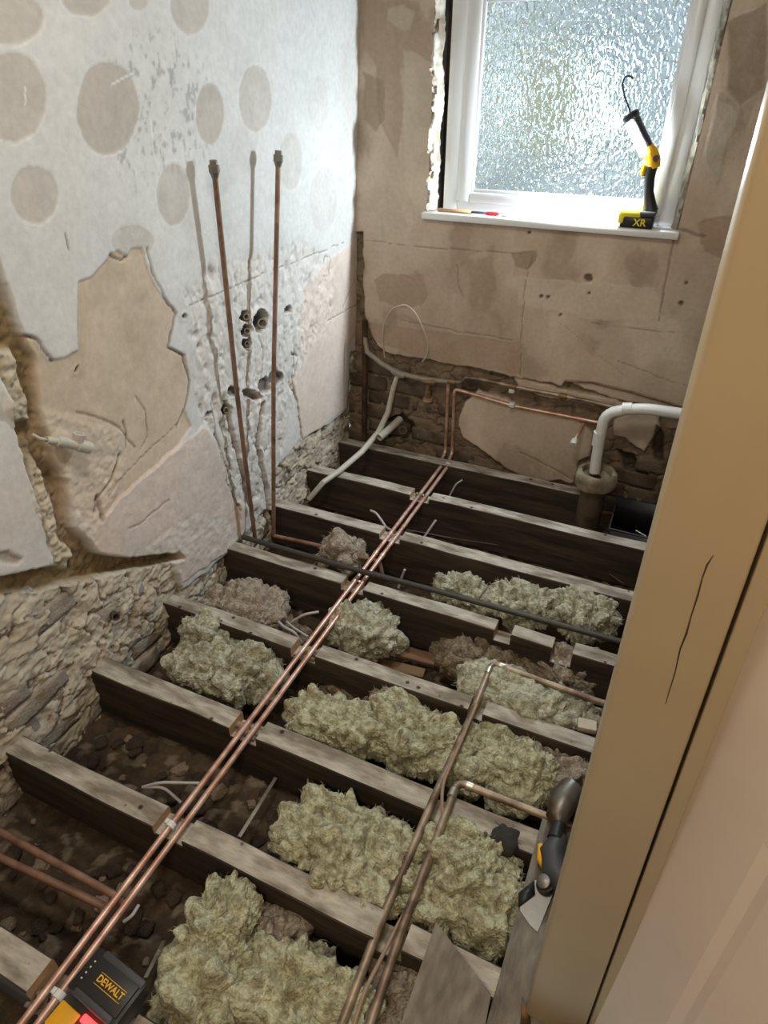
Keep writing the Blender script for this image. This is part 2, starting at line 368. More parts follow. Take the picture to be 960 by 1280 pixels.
# rough masonry band at the foot of the wall
ROUGH = LW([(-400, 745), (0, 745), (60, 738), (130, 721), (214, 699), (229, 737), (258, 716), (288, 690), (312, 664), (330, 640), (345, 640), (345, 588), (374, 550), (412, 531), (434, 512), (438, 440), (460, 440), (470, 640), (300, 900), (0, 1250), (-400, 1700)])
sdr = sdpoly(wx, wy, ROUGH); mr_ = sst(0.006, -0.006, sdr)
c1, c12, cid = cells2(GY * 7 + 0.8 * n1, GZ * 11 + 0.6 * n2, 7)
rn = fbm2(GY * 15, GZ * 17, 51, 5); rn2 = fbm2(GY * 70, GZ * 70, 52)
rdep = 0.013 - 0.013 * rn * 1.2 - 0.0045 * rn2 - 0.0035 * fbm2(GY * 160, GZ * 160, 53) - 0.016 * (cid - 0.5) + 0.010 * sst(0.12, 0.0, c12)
dep = dep * (1 - mr_) + mr_ * rdep
rc = lin((196, 188, 172))[None, None, :] * (1 + 0.22 * rn[..., None] + 0.12 * rn2[..., None])
rc = blend(rc, sst(0.45, 0.9, cid) * 0.4, lin((172, 154, 136))); rc = blend(rc, sst(0.3, 0.05, cid) * 0.4, lin((206, 200, 188)))
rc = blend(rc, sst(0.10, 0.0, c12) * 0.5, lin((92, 82, 70)))
col = col * (1 - mr_[..., None]) + rc * mr_[..., None]
# rough brown chase where a partition stood, and the diagonal one along the old stair of plaster
CHV = LW([(-60, 180), (-14, 300), (4, 342), (24, 405), (46, 450), (52, 515), (70, 575), (84, 600), (92, 660), (112, 676), (128, 700), (100, 712), (70, 716), (64, 690), (44, 620), (26, 560), (6, 480), (-40, 380)])
CHD = LW([(-200, 745), (-80, 722), (0, 722), (66, 708), (110, 690), (160, 698), (222, 692), (230, 698), (214, 704), (130, 722), (60, 740), (0, 747), (-80, 765), (-200, 800)])
for poly, dd in ((CHV, 0.032), (CHD, 0.040)):
    m = sst(0.004, -0.006, sdpoly(sx_ + 0.004 * n2, sy_ + 0.004 * n2, poly))
    dep = dep * (1 - m) + m * (dd + 0.012 * rn + 0.007 * rn2); col = blend(col, m, lin((134, 116, 84)) * (1 + 0.25 * rn[..., None]))
LUMP = LW([(2, 440), (22, 440), (42, 506), (44, 525), (18, 532), (6, 500)]); LUMP2 = LW([(32, 570), (48, 572), (70, 625), (80, 680), (96, 690), (94, 712), (70, 712), (62, 680)])
for poly in (LUMP, LUMP2):
    m = sst(0.010, -0.010, sdpoly(wx, wy, poly)); dep = dep - m * (0.020 + 0.018 * rn2 + 0.010 * rn + 0.006 * fbm2(GY * 150, GZ * 150, 54)); col = blend(col, m * 0.9, lin((196, 188, 168)) * (1 + 0.2 * rn2[..., None]))
# left-hand remaining plaster scar
m = sst(0.003, -0.003, sdpoly(wx, wy, LW([(-2, 690), (14, 688), (28, 700), (22, 706), (0, 700)]))); dep = dep + 0.006 * m; col = blend(col, m * 0.7, lin((140, 122, 106)))
# brown right corner strip
m = sst(0.004, -0.004, sdpoly(wx, wy, LW([(444, 440), (450, 290), (458, 290), (458, 600), (436, 600)]))); dep = dep + 0.006 * m * rn; col = blend(col, m * 0.7, lin((120, 100, 82)))
# chases cut for the two upright pipes
for pl, wd, dd in (([(283, 505), (296, 560), (312, 620), (320, 665)], 0.014, 0.016), ([(330, 505), (324, 560), (334, 610), (339, 665)], 0.016, 0.022), ([(322, 400), (330, 445), (326, 480)], 0.005, 0.008),
                   ([(268, 540), (283, 600), (300, 640)], 0.004, 0.010), ([(365, 440), (374, 445), (366, 480), (372, 505), (376, 548)], 0.005, 0.014)):
    d = dline(wx, wy, LW(pl)); m = sst(wd, wd * 0.5, d); dep = dep + m * dd; col = blend(col, m * 0.6, lin((128, 114, 98)))
# irregular holes through the plaster
HOLES = [(308, 396, 6, 7, .05), (326, 402, 10, 14, .06), (309, 414, 6, 8, .05), (309, 430, 7, 6, .05), (283, 513, 7, 7, .04), (262, 519, 4, 4, .02), (316, 494, 13, 6, .035), (332, 482, 8, 10, .03), (345, 472, 9, 9, .02), (360, 388, 4, 5, .02), (292, 490, 8, 7, .02), (230, 396, 2, 3, .01), (96, 463, 2, 4, .01), (143, 769, 12, 12, .05)]
for cx, cy, rx, ry, dd in HOLES:
    sd = sdpoly(wx + .006 * n2, wy + .006 * n3, LW(ell(cx, cy, rx, ry, 0.3, 14))); m = sst(0.003, -0.004, sd); lip = np.exp(-(sd / 0.008) ** 2) * (1 - m)
    dep = dep * (1 - m) + m * dd - lip * 0.003; col = blend(col, m * 0.85, lin((70, 60, 50)))
# cracks: real grooves
CR = [([(184, 310), (190, 335), (205, 372), (221, 392), (215, 415), (211, 434), (230, 444), (238, 478), (232, 510), (222, 536)], .0022, .006),
      ([(98, 515), (120, 520), (150, 535), (170, 560)], .0018, .004), ([(138, 318), (155, 326), (160, 321)], .0025, .006), ([(31, 420), (45, 424), (66, 452)], .0025, .006),
      ([(170, 495), (183, 512), (186, 545), (178, 560)], .0015, .004), ([(150, 570), (140, 600), (122, 625)], .0030, .007), ([(155, 528), (160, 545), (158, 560)], .0022, .005),
      ([(120, 640), (122, 620), (128, 650)], .004, .008), ([(224, 530), (190, 560), (150, 600), (136, 620)], .0012, .003), ([(230, 386), (300, 355), (330, 342), (370, 327), (430, 303)], .0010, .003),
      ([(445, 348), (432, 375), (428, 385)], .0015, .004), ([(378, 548), (372, 510), (366, 470), (370, 440)], .0025, .007), ([(410, 400), (425, 392), (445, 380)], .0015, .003),
      ([(220, 700), (180, 705), (150, 716)], .002, .004), ([(160, 660), (175, 655), (190, 640), (210, 625)], .0018, .004), ([(83, 290), (86, 305), (87, 312)], .0015, .004),
      ([(265, 505), (270, 540), (285, 590), (300, 650)], .002, .006), ([(404, 340), (407, 320), (413, 322), (412, 342), (405, 346)], .0012, .003), ([(300, 640), (290, 600), (284, 560)], .002, .004)]
for pl, wd, dd in CR:
    d = dline(wx * 0.6 + sx_ * 0.4, wy * 0.6 + sy_ * 0.4, LW(pl)); m = sst(wd * 2.2, wd * 0.4, d); dep = dep + m * dd; col = blend(col, m * 0.7, lin((96, 82, 68)))
wv = fbm2(GY * 4, GZ * 4, 61, 5); col = col * (1 + (0.10 * wv + 0.06 * n2) * (1 - mr_))[..., None]
lowm = sst(1.0, 0.55, GZ) * (1 - mr_); col = blend(col, lowm * sst(0.0, .5, wv) * .25, lin((222, 196, 182)))
# white scratches
for pl in ([(140, 106), (168, 90)], [(188, 148), (193, 198)], [(32, 110), (33, 130)]):
    m = sst(0.003, 0.0008, dline(GY, GZ, LW(pl))); col = blend(col, m * 0.7, lin((235, 238, 238)))
col = blend(col, mr_ * 0.0, lin((0, 0, 0)))
LDEP = dep; LMR = mr_
wall_left = field_mesh('wall_left', X0 + LEAN * GZ - dep, GY, GZ, col, WALL)
tag(wall_left, kind='structure')

# bricks of the rough band: each its own object under the wall
def brick_mesh(seed, mt, L=0.215, H=0.065, D=0.05):
    bm = bmesh.new(); bmesh.ops.create_cube(bm, size=1.0)
    bmesh.ops.subdivide_edges(bm, edges=bm.edges[:], cuts=4, use_grid_fill=True)
    P = np.array([v.co[:] for v in bm.verts])
    P = P * (1 - 0.06 * (np.abs(P).max(1, keepdims=True) * 0 + (np.abs(P) ** 6).sum(1, keepdims=True) * 20))
    P = P * np.array([D, L, H])
    nn = np.stack([fbm3(P, seed + k * 7, 3, 26) for k in range(3)], 1); P = P + nn * np.array([0.005, 0.007, 0.006])
    for v, p in zip(bm.verts, P): v.co = p
    me = bpy.data.meshes.new('brick'); bm.to_mesh(me); bm.free(); me.materials.append(mt); me.polygons.foreach_set('use_smooth', [True] * len(me.polygons)); return me
rb = random.Random(3)
BM_L = [brick_mesh(i, BRL[i % 3]) for i in range(9)]
BM_B = [brick_mesh(30 + i, BRB[i % 2]) for i in range(6)]
for r in range(13):
    z = -0.17 + r * 0.076
    for k in range(12):
        y = 0.12 + k * 0.228 + (0.114 if r % 2 else 0) + rb.uniform(-.006, .006)
        sd = sdpoly(np.array([y, y - .07, y + .07, y]), np.array([z - .02, z, z, z + .025]), ROUGH)
        if sd.max() > 0.0 or y > 2.5 or rb.random() < 0.42: continue
        o = bpy.data.objects.new('brick', rb.choice(BM_L)); COL.objects.link(o); o.parent = wall_left
        o.location = (XW(z) - 0.041 + rb.uniform(-.006, .004), y, z + rb.uniform(-.004, .004)); o.rotation_euler = (rb.uniform(-.04, .04), rb.uniform(-.05, .05), rb.uniform(-.05, .05))

# =================================================================== BACK WALL
xa = grid_axis([(-1.37, 0.12, 0.0045), (0.12, 1.0, 0.05)])
za = grid_axis([(-0.30, -0.2, 0.02), (-0.2, 1.85, 0.0045), (1.85, 2.4, 0.05)])
GX, GZ = np.meshgrid(xa, za)
wx = GX + 0.010 * fbm2(GX * 22, GZ * 22, 103); wy = GZ + 0.010 * fbm2(GX * 22, GZ * 22, 104)
n1 = fbm2(GX * 5, GZ * 5, 111); n2 = fbm2(GX * 24, GZ * 24, 112); n3 = fbm2(GX * 3, GZ * 3, 113)
dep = 0.0015 * n1 + 0.0006 * n2
col = np.ones(GX.shape + (3,)) * lin((192, 175, 157))
st1 = fbm2(GX * 2.2 + .3 * n1, GZ * 1.6, 121, 5); st2 = fbm2(GX * 7, GZ * 4.5 + .4 * n1, 122, 5); st3 = fbm2(GX * 18, GZ * 14, 123, 4)
col = blend(col, sst(-0.1, 0.5, n3) * 0.5, lin((174, 153, 134))); col = blend(col, sst(0.2, 0.6, n1) * 0.3, lin((204, 190, 172)))
col = col * (1 + 0.16 * st1 + 0.20 * st2 + 0.10 * st3)[..., None]; col = blend(col, sst(.25, .45, st2) * .30, lin((214, 202, 186))); col = blend(col, sst(-.2, -.42, st2) * .35, lin((142, 120, 100)))
# flaked coat patches (slightly recessed, darker) and paler skim remnants
FL = [([(452, 0), (520, 0), (540, 40), (530, 75), (500, 85), (505, 140), (498, 200), (475, 150), (470, 80), (452, 60)], (164, 143, 124), .002),
      ([(455, 90), (480, 100), (482, 150), (470, 165), (455, 150)], (148, 130, 112), .002), ([(484, 10), (505, 5), (518, 18), (512, 38), (495, 36), (484, 24)], (190, 180, 162), -.001),
      ([(468, 352), (480, 342), (530, 345), (536, 368), (528, 385), (495, 386), (475, 376)], (156, 134, 114), .002), ([(638, 316), (672, 312), (672, 320), (660, 338), (645, 335)], (140, 118, 96), .003),
      ([(870, 280), (900, 272), (930, 265), (920, 330), (880, 315)], (158, 130, 108), .002), ([(910, 30), (960, 0), (960, 110), (925, 130), (912, 110)], (146, 128, 112), .002),
      ([(505, 60), (545, 80), (540, 160), (510, 230), (505, 150)], (200, 188, 170), -.001), ([(640, 345), (820, 360), (830, 400), (740, 400), (650, 380)], (204, 190, 172), -.001),
      ([(450, 400), (470, 406), (650, 428), (652, 470), (560, 455), (470, 430)], (166, 142, 120), .0015), ([(895, 120), (925, 140), (905, 200), (895, 235), (880, 200)], (178, 168, 152), -.001)]
for poly, c, dd in FL:
    m = sst(0.002, -0.003, sdpoly(wx, wy, BW(poly))); dep = dep + dd * m; col = blend(col, m * 0.6, lin(c) * (1 + .06 * n2[..., None]))
# exposed brown masonry at the foot
EXP = BW([(430, 290), (452, 290), (456, 400), (470, 432), (486, 444), (520, 448), (562, 456), (600, 462), (616, 466), (652, 474), (700, 482), (706, 476), (770, 500), (870, 520), (960, 540), (960, 900), (430, 900)])
mE = sst(0.004, -0.005, sdpoly(wx, wy, EXP))
KEEP = [[(596, 488), (626, 496), (650, 508), (690, 518), (724, 525), (742, 545), (738, 572), (724, 576), (716, 606), (700, 600), (668, 604), (640, 590), (600, 562), (578, 548), (571, 532), (577, 512)],
        [(640, 472), (704, 486), (770, 500), (790, 510), (770, 514), (730, 506), (690, 500), (650, 488)],
        [(766, 525), (800, 515), (826, 515), (824, 540), (812, 552), (806, 566), (796, 560), (780, 548), (766, 546)]]
for p in KEEP: mE = mE * (1 - sst(0.002, -0.004, sdpoly(wx, wy, BW(p))))
rn = fbm2(GX * 22, GZ * 22, 151); rn2 = fbm2(GX * 70, GZ * 70, 152)
c1, c12, cid = cells2(GX * 7 + 0.4 * n1, GZ * 13 + .4 * n2, 107)
dep = dep + mE * (0.020 - 0.008 * rn - 0.003 * rn2 + 0.008 * sst(0.1, 0, c12))
ec = lin((124, 107, 88))[None, None, :] * (1 + 0.3 * rn[..., None] + 0.15 * rn2[..., None]); ec = blend(ec, sst(.1, 0, c12) * .4, lin((66, 56, 46)))
col = col * (1 - mE[..., None]) + ec * mE[..., None]
for poly, dd in (([(502, 545), (470, 556), (472, 545), (480, 528), (500, 520), (515, 530), (517, 548)], .05), ([(770, 565), (790, 570), (806, 590), (812, 612), (800, 625), (785, 600)], .04), ([(820, 530), (828, 545), (830, 580), (822, 590), (814, 560)], .03)):
    m = sst(0.004, -0.006, sdpoly(wx, wy, BW(poly))); dep = dep + dd * m; col = blend(col, m * .7, lin((52, 44, 36)))
CRB = [([(455, 300), (520, 308), (600, 314), (650, 318)], .0010, .003), ([(665, 318), (655, 370), (652, 420), (650, 470)], .0014, .002), ([(842, 300), (836, 330), (830, 360), (824, 400)], .0018, .004), ([(500, 400), (560, 412), (640, 425)], .0016, .003),
       ([(740, 404), (800, 412), (850, 416)], .0010, .002), ([(572, 330), (574, 360), (580, 372)], .0012, .003), ([(772, 452), (850, 480), (900, 500)], .0012, .002), ([(838, 285), (860, 290), (880, 296)], .003, .006), ([(650, 565), (700, 590), (716, 600)], .002, .004), ([(700, 402), (780, 470)], .0007, .001)]
for pl, wd, dd in CRB:
    m = sst(wd * 2.2, wd * .4, dline(wx * .6 + GX * .4, wy * .6 + GZ * .4, BW(pl))); dep = dep + m * dd; col = blend(col, m * .5, lin((100, 82, 66)))
for cx, cy, r in ((678, 372, 2), (685, 373, 2), (700, 394, 2), (735, 346, 5), (736, 367, 2), (857, 353, 2), (852, 380, 2.5), (662, 290, 2), (843, 225, 2), (612, 470, 2)):
    m = sst(0.002, -0.002, sdpoly(wx, wy, BW(ell(cx, cy, r, r, 0, 10)))); dep = dep + .01 * m; col = blend(col, m * .8, lin((70, 50, 40)))
OX0, OX1, OZ0, OZ1 = -0.985, -0.058, 1.03, 1.93
hole = (GX > OX0) & (GX < OX1) & (GZ > OZ0) & (GZ < OZ1)
wall_back = field_mesh('wall_back', GX, YB + dep, GZ, col, WALL, hole=hole)
tag(wall_back, kind='structure')
for r in range(10):
    z = -0.17 + r * 0.076
    for k in range(9):
        x = -1.27 + k * 0.228 + (0.114 if r % 2 else 0)
        if x > 0.5: continue
        tx = np.array([x, x - .07, x + .07, x]); tz = np.array([z - .02, z, z, z + .025])
        if sdpoly(tx, tz, EXP).max() > 0 or min(sdpoly(tx, tz, BW(p)).min() for p in KEEP) < 0.0 or rb.random() < .15: continue
        o = bpy.data.objects.new('brick', rb.choice(BM_B)); COL.objects.link(o); o.parent = wall_back
        o.location = (x, YB + 0.038 + rb.uniform(-.004, .006), z); o.rotation_euler = (rb.uniform(-.04, .04), rb.uniform(-.04, .04), -PI / 2 + rb.uniform(-.05, .05))

# other shell pieces
def slab(name, lo, hi, m): return tag(MB().box(lo, hi).obj(name, m), kind='structure')
slab('wall_right', (1.0, -1.2, -0.3), (1.1, 2.7, 2.4), PLAIN)
slab('wall_front', (-1.5, -1.3, -0.3), (1.1, -1.2, 2.4), PLAIN)
slab('ceiling', (-1.5, -1.3, 2.4), (1.1, 2.75, 2.5), CEIL)
slab('wall_partition', (0.155, 0.575, -0.25), (1.0, 0.66, 2.4), PLAIN)
slab('wall_left_core', (-1.55, -1.3, -0.32), (-1.43, 2.8, 2.4), PLAIN)
slab('floor_landing', (-1.2, -1.2, -0.02), (1.0, -0.12, 0.02), BROWNB)

# rubble bed under the joists = the floor of the void
xa = grid_axis([(-1.42, 0.15, 0.008), (0.15, 1.0, 0.03)]); ya = grid_axis([(-0.2, 0.2, 0.03), (0.2, 2.65, 0.008)])
FX, FY = np.meshgrid(xa, ya)
a1, a12, aid = cells2(FX * 16, FY * 16, 201); b1, b12, bid = cells2(FX * 38, FY * 38, 203)
fz = -0.205 + 0.016 * fbm2(FX * 3, FY * 3, 201) + 0.022 * (aid - .4) * sst(0.0, 0.25, a12) + 0.010 * (bid - .5) * sst(0, .25, b12) + 0.006 * fbm2(FX * 40, FY * 40, 205)
fc = lin((74, 61, 47))[None, None, :] * (0.8 + 0.5 * aid[..., None] + .2 * fbm2(FX * 30, FY * 30, 206)[..., None]); fc = blend(fc, sst(.75, .95, bid) * .5, lin((150, 138, 122)))
bed = field_mesh('floor', FX, FY, fz, fc, RUB); tag(bed, kind='structure')

# =================================================================== WINDOW
WY = 2.665
win = empty('window_1', (-0.515, WY, 1.05)); tag(win, kind='structure')
def ring_frame(x0, x1, z0, z1, wl_, wr, wb, wt, y0, y1, name, m, parent, bev=0.006):
    b = MB()
    b.box((x0, y0, z0), (x0 + wl_, y1, z1), bev=bev); b.box((x1 - wr, y0, z0), (x1, y1, z1), bev=bev)
    b.box((x0 + wl_ - .002, y0 + .0006, z0), (x1 - wr + .002, y1, z0 + wb), bev=bev); b.box((x0 + wl_ - .002, y0 + .0006, z1 - wt), (x1 - wr + .002, y1, z1), bev=bev)
    return b.obj(name, m, parent)
ring_frame(-0.945, -0.082, 1.05, 1.79, .060, .050, .035, .045, WY, WY + .07, 'outer_frame', UPVC, win)
ring_frame(-0.888, -0.128, 1.082, 1.748, .052, .040, .036, .040, WY - .006, WY + .05, 'sash', UPVC, win, .008)
ring_frame(-0.838, -0.166, 1.116, 1.712, .014, .014, .014, .014, WY + .004, WY + .03, 'glazing_bead', UPVC, win, .004)
# obscured glass, ripples on both faces
gm = bpy.data.materials.new('obscured_glass'); gm.use_nodes = True; N = gm.node_tree.nodes; L = gm.node_tree.links
pb = N['Principled BSDF']; pb.inputs['Base Color'].default_value = (0.93, 0.98, 1, 1); pb.inputs['Roughness'].default_value = 0.06; pb.inputs['Transmission Weight'].default_value = 1; pb.inputs['IOR'].default_value = 1.45
tc = N.new('ShaderNodeTexCoord'); mpn = N.new('ShaderNodeMapping'); mpn.inputs['Scale'].default_value = (1.25, 1, 0.8); L.new(tc.outputs['Object'], mpn.inputs[0])
nz = N.new('ShaderNodeTexNoise'); nz.inputs['Scale'].default_value = 58; nz.inputs['Detail'].default_value = 0.6; nz.inputs['Distortion'].default_value = 0.8; L.new(mpn.outputs[0], nz.inputs['Vector'])
bp = N.new('ShaderNodeBump'); bp.inputs['Strength'].default_value = 1.0; bp.inputs['Distance'].default_value = 0.011; L.new(nz.outputs['Fac'], bp.inputs['Height']); L.new(bp.outputs[0], pb.inputs['Normal'])
MB().box((-0.826, WY + .016, 1.128), (-0.178, WY + .022, 1.70)).obj('glass_pane', gm, win)
sill = MB().box((-1.0, 2.572, 1.024), (-0.052, 2.70, 1.050), bev=.006).obj('window_sill', SILLM, win)
# opening returns and lintel
rev = MB(); rev.box((OX0 - .02, YB + .004, OZ1), (OX1 + .02, YB + .16, OZ1 + .02)); rev.box((OX1, YB + .006, 1.05), (OX1 + .03, YB + .16, OZ1)); rev.box((OX0, YB + .03, 0.98), (OX1, YB + .14, 1.024))
tag(rev.obj('trim_1', ROUGHW), kind='structure')
slab('trim_2', (-0.945, WY + .005, 1.79), (-0.082, WY + .09, 1.93), ROUGHW)
tag(MB().box((OX0 - .03, YB + .035, 1.0), (OX0, YB + .16, OZ1)).obj('trim_7', STONE), kind='structure'); tag(MB().box((OX0, YB + .15, 1.0), (-.94, YB + .16, OZ1)).obj('trim_8', STONE), kind='structure')
# crumbling plaster edges either side of the frame
def crumble(name, x, w_, y0, y1, z0, z1, seed, m, am=1.0):
    zs = np.arange(z0, z1, .006); n = 9; vs = []; fs = []
    for i, z in enumerate(zs):
        for j in range(n):
            a = PI * j / (n - 1); 
            rr = 1 + am * .5 * float(fbm2(np.array([z * 22]), np.array([j * .6]), seed)[0]) + am * .35 * float(fbm2(np.array([z * 70]), np.array([j * 1.3]), seed + 4)[0])
            off = .006 * float(fbm2(np.array([z * 9.]), np.array([0.]), seed + 2)[0])
            vs.append((x + off - math.cos(a) * w_ / 2 * rr, (y1 - (y1 - y0) * math.sin(a) * min(rr, 1.3)), z))
    for i in range(len(zs) - 1):
        for j in range(n - 1): fs.append((i * n + j, i * n + j + 1, (i + 1) * n + j + 1, (i + 1) * n + j))
    return MB().add(vs, fs).obj(name, m)
tag(crumble('trim_3', -0.980, .030, YB - .006, YB + .06, 1.052, 1.92, 5, ROUGHW), kind='structure')
tag(crumble('trim_4', -0.066, .036, YB + .004, YB + .06, 1.052, 1.92, 9, mat('grey_rough_plaster', (172, 166, 152), .95, var=.25, scale=40, col2=(112, 106, 94), bump=.8, bscale=120, bdist=.006), .35), kind='structure')
# what lies outside the frosted pane: a pale rendered wall of the next house, and a dark fence strip
nb = MB().box((-1.05, 4.6, -0.5), (0.10, 4.9, 4.5)).obj('neighbouring_house_wall', mat('render_coat', (150, 142, 118), .9, scale=4)); tag(nb, 'pale rendered house wall seen blurred through the frosted window', 'wall')

# =================================================================== JOISTS
def joist(yf, yb, x0, x1, notches, label, seed, depth=0.185, ztop=0.0):
    """notches: (xa, xb, depth)"""
    st = []
    xs = [(x, 0) for x in list(np.arange(x0, x1, 0.03)) + [x1]]
    for a, b, d in notches:
        xs = [x for x in xs if not (a - .004 < x[0] < b + .004)]
        xs += [(a, 0), (a, d), (b, d), (b, 0)]
        mid = a
        while mid + .03 < b: mid += .03; xs.append((mid, d))
    def key(t):
        x, d = t
        return x
    xs.sort(key=key)
    # fix ordering at the notch ends: (a,0),(a,d) then (b,d),(b,0)
    out = []
    for a, b, d in notches: pass
    i = 0
    while i < len(xs):
        x, d = xs[i]; same = [t for t in xs if abs(t[0] - x) < 1e-9]
        if len(same) == 2:
            isA = any(abs(n[0] - x) < 1e-9 for n in notches); dd = max(t[1] for t in same)
            out += [(x, 0), (x, dd)] if isA else [(x, dd), (x, 0)]; i += 2
        else: out.append(xs[i]); i += 1
    b = MB(); vs = []; fs = []; ms = []; K = 6; c = .003
    for k, (x, d) in enumerate(out):
        w1 = .0025 * (vn2(np.array([x * 6.]), np.array([seed * 1.]), 1)[0] - .5) * 2; w2 = .0025 * (vn2(np.array([x * 6.]), np.array([seed * 1.]), 2)[0] - .5) * 2; w3 = .002 * (vn2(np.array([x * 9.]), np.array([seed * 1.]), 3)[0] - .5) * 2
        zt = ztop - d + w3
        kx = 0 if k in (0, len(out) - 1) else (.004 if (k % 2) else -.002) * 0
        vs += [(x, yf + w1, -depth), (x, yf + w1, zt - c), (x, yf + w1 + c, zt), (x, yb + w2 - c, zt), (x, yb + w2, zt - c), (x, yb + w2, -depth)]
    for k in range(len(out) - 1):
        vert = abs(out[k][0] - out[k + 1][0]) < 1e-9
        for j in range(K):
            fs.append((k * K + j, k * K + (j + 1) % K, (k + 1) * K + (j + 1) % K, (k + 1) * K + j)); ms.append(2 if vert and j in (1, 2, 3) else (0 if j == 2 and not vert else 1))
    fs.append(tuple(range(K))[::-1]); ms.append(1); fs.append(tuple((len(out) - 1) * K + j for j in range(K))); ms.append(1)
    b.v = [tuple(v) for v in vs]; b.f = fs; b.m = ms
    o = b.obj('floor_joist', [JTOP, JSIDE, CUT]); tag(o, label, 'joist', 'floor joists across the stripped room'); return o
NT = (-0.862, -0.775, .024)
joist(2.482, 2.545, -1.36, -0.19, [], 'dark trimmed joist nearest the window wall, ending short of the soil pipe', 1)
joist(2.185, 2.247, -1.40, 0.99, [(-.862, -.775, .024)], 'pale dusty joist just in front of the black tray, second from the window wall', 2)
joist(1.868, 1.930, -1.40, 0.99, [(-.862, -.775, .024)], 'dusty joist behind the long black pipe, third from the window wall', 3)
joist(1.540, 1.597, -1.40, 0.99, [(-.862, -.775, .026), (-.300, -.245, .045), (-.112, -.048, .060)], 'joist in front of the long black pipe, two square notches near its right end', 4)
joist(1.200, 1.257, -1.40, 0.99, [(-.862, -.775, .035), (-.280, -.236, .030)], 'joist running under the farther right-angled pipe, pink rubble by its pipe notch', 5)
joist(0.870, 0.935, -1.40, 0.99, [(-.862, -.775, .035), (-.270, -.222, .035)], 'joist passing under the nearer right-angled pipe bend', 6)
joist(0.558, 0.620, -1.40, 0.99, [(-.862, -.775, .028), (-.275, -.212, .055)], 'warm brown joist in front of the large insulation clump, white clip at its notch', 7)
joist(0.190, 0.256, -1.40, 0.99, [(-.858, -.630, .050), (-.275, -.200, .05)], 'nearest joist at the bottom left, under the black battery pack', 8)

# =================================================================== PIPES
def pipe(name, pts, r, m, label, cat='pipe', fil=0.0, group=None, hollow=0.0, n=14):
    o = MB().tube(pts, r, n, fil, hollow=hollow).obj(name, m, loc=Vector(pts[0])); tag(o, label, cat, group); return o
XA, XB = -0.829, -0.800; ZP = -0.010
pA = pipe('copper_pipe', [(XA, 0.05, ZP), (XA, 2.515, ZP), (-.846, 2.535, ZP), (-.846, 2.588, ZP + .02), (-.852, 2.590, 0.36)], .0078, COPPER, 'left one of the twin bright copper pipes laid across all the joists', fil=.02)
pB = pipe('copper_pipe', [(XB, 0.05, ZP), (XB, 2.515, ZP), (-.812, 2.535, ZP), (-.812, 2.588, ZP + .02), (-.822, 2.590, 0.335), tuple(PY(640, 507, 2.59)), tuple(PY(748, 528, 2.59))], .0078, COPPER, 'right one of the twin bright copper pipes, turning up the window wall to run right', fil=.02)
def clip(parent, y, x, m=WPVC, z=ZP, name='pipe_clip'):
    b = MB(); b.tube([(x, y - .007, z), (x, y + .007, z)], .0125, 14); b.box((x - .010, y - .007, z - .016), (x + .010, y + .007, z - .004), bev=.002); b.box((x - .013, y - .006, z + .006), (x - .004, y + .006, z + .016), bev=.002)
    o = b.obj(name, m, parent); o['label'] = 'white plastic pipe clip'; return o
clip(pA, .585, XA); clip(pB, .215, XB); clip(pA, .215, XA) if False else None
clip(pA, 2.205, XA, SOLDER); clip(pB, 2.205, XB, SOLDER); clip(pB, 2.508, XB)
for p, x in ((pA, XA), (pB, XB)):
    for y in (1.585, 1.90, 1.76): MB().tube([(x, y - .010, ZP), (x, y + .010, ZP)], .0095, 14).obj('soldered_coupling', COPPER, p)
MB().box((XA, 1.583, ZP - .004), (XB, 1.590, ZP + .008)).obj('solder_bridge', SOLDER, pA)
pc = pipe('branch_pipe', [tuple(PL(-30, 1022, .03)[:2]) + (-.04,), (-.84, .455, -.04), (-.800, .448, -.045)], .0085, COPD, 'dull copper branch pipe entering from the left edge, the farther of two', n=12)
pc.data.transform(Matrix()); 
a = PZ(0, 1040, -.04); b = PZ(145, 1120, -.04)
COL.objects.unlink(pc)
pipe('branch_pipe', [a + (a - b) * .55, a, b, b + Vector((.03, -.006, -.002))], .0088, COPD, 'upper of the two dull copper branch pipes entering at the left edge')
a = PZ(0, 1072, -.04); b = PZ(130, 1133, -.04)
pipe('branch_pipe', [a + (a - b) * .6, a, b, b + Vector((.01, -.004, 0.01))], .0088, COPD, 'lower of the two dull copper branch pipes entering at the left edge')
# upright pair
for nm, top, bot, lab in (('P1', (-1.243, 1.626, 1.262), (-1.306, 1.664, -0.03), 'left of the two upright copper pipes in front of the white wall'), ('P2', (-1.225, 1.922, 1.262), (-1.259, 1.723, -0.03), 'right of the two upright copper pipes in front of the white wall')):
    t = Vector(top); bt = Vector(bot); d = (t - bt).normalized()
    mid = (t + bt) / 2 + Vector((-.008, 0, 0))
    o = pipe('upright_pipe', [bt, bt * .66 + t * .34 + Vector((-.006, 0, 0)), mid, t], .0080, COPD, lab)
    MB().tube([t - d * .004, t + d * .010, t + d * .012, t + d * .030, t + d * .031, t + d * .042], [.0085, .0130, .0150, .0150, .0110, .0105], 6).obj('compression_fitting', mat('grey_brass', (128, 122, 112), .5, .5), o)['label'] = 'grey hexagonal end fitting'
b0 = Vector((-1.259, 1.723, -.03))
pipe('copper_pipe', [b0, PZ(394, 681, -.03), PZ(443, 695, -.03), PZ(474, 702, -.03), PZ(478, 706, -.03) + Vector((0, .0, -.05))], .0085, COPD, 'short dull copper pipe from the upright pipe foot to an elbow below the twins', fil=.01)
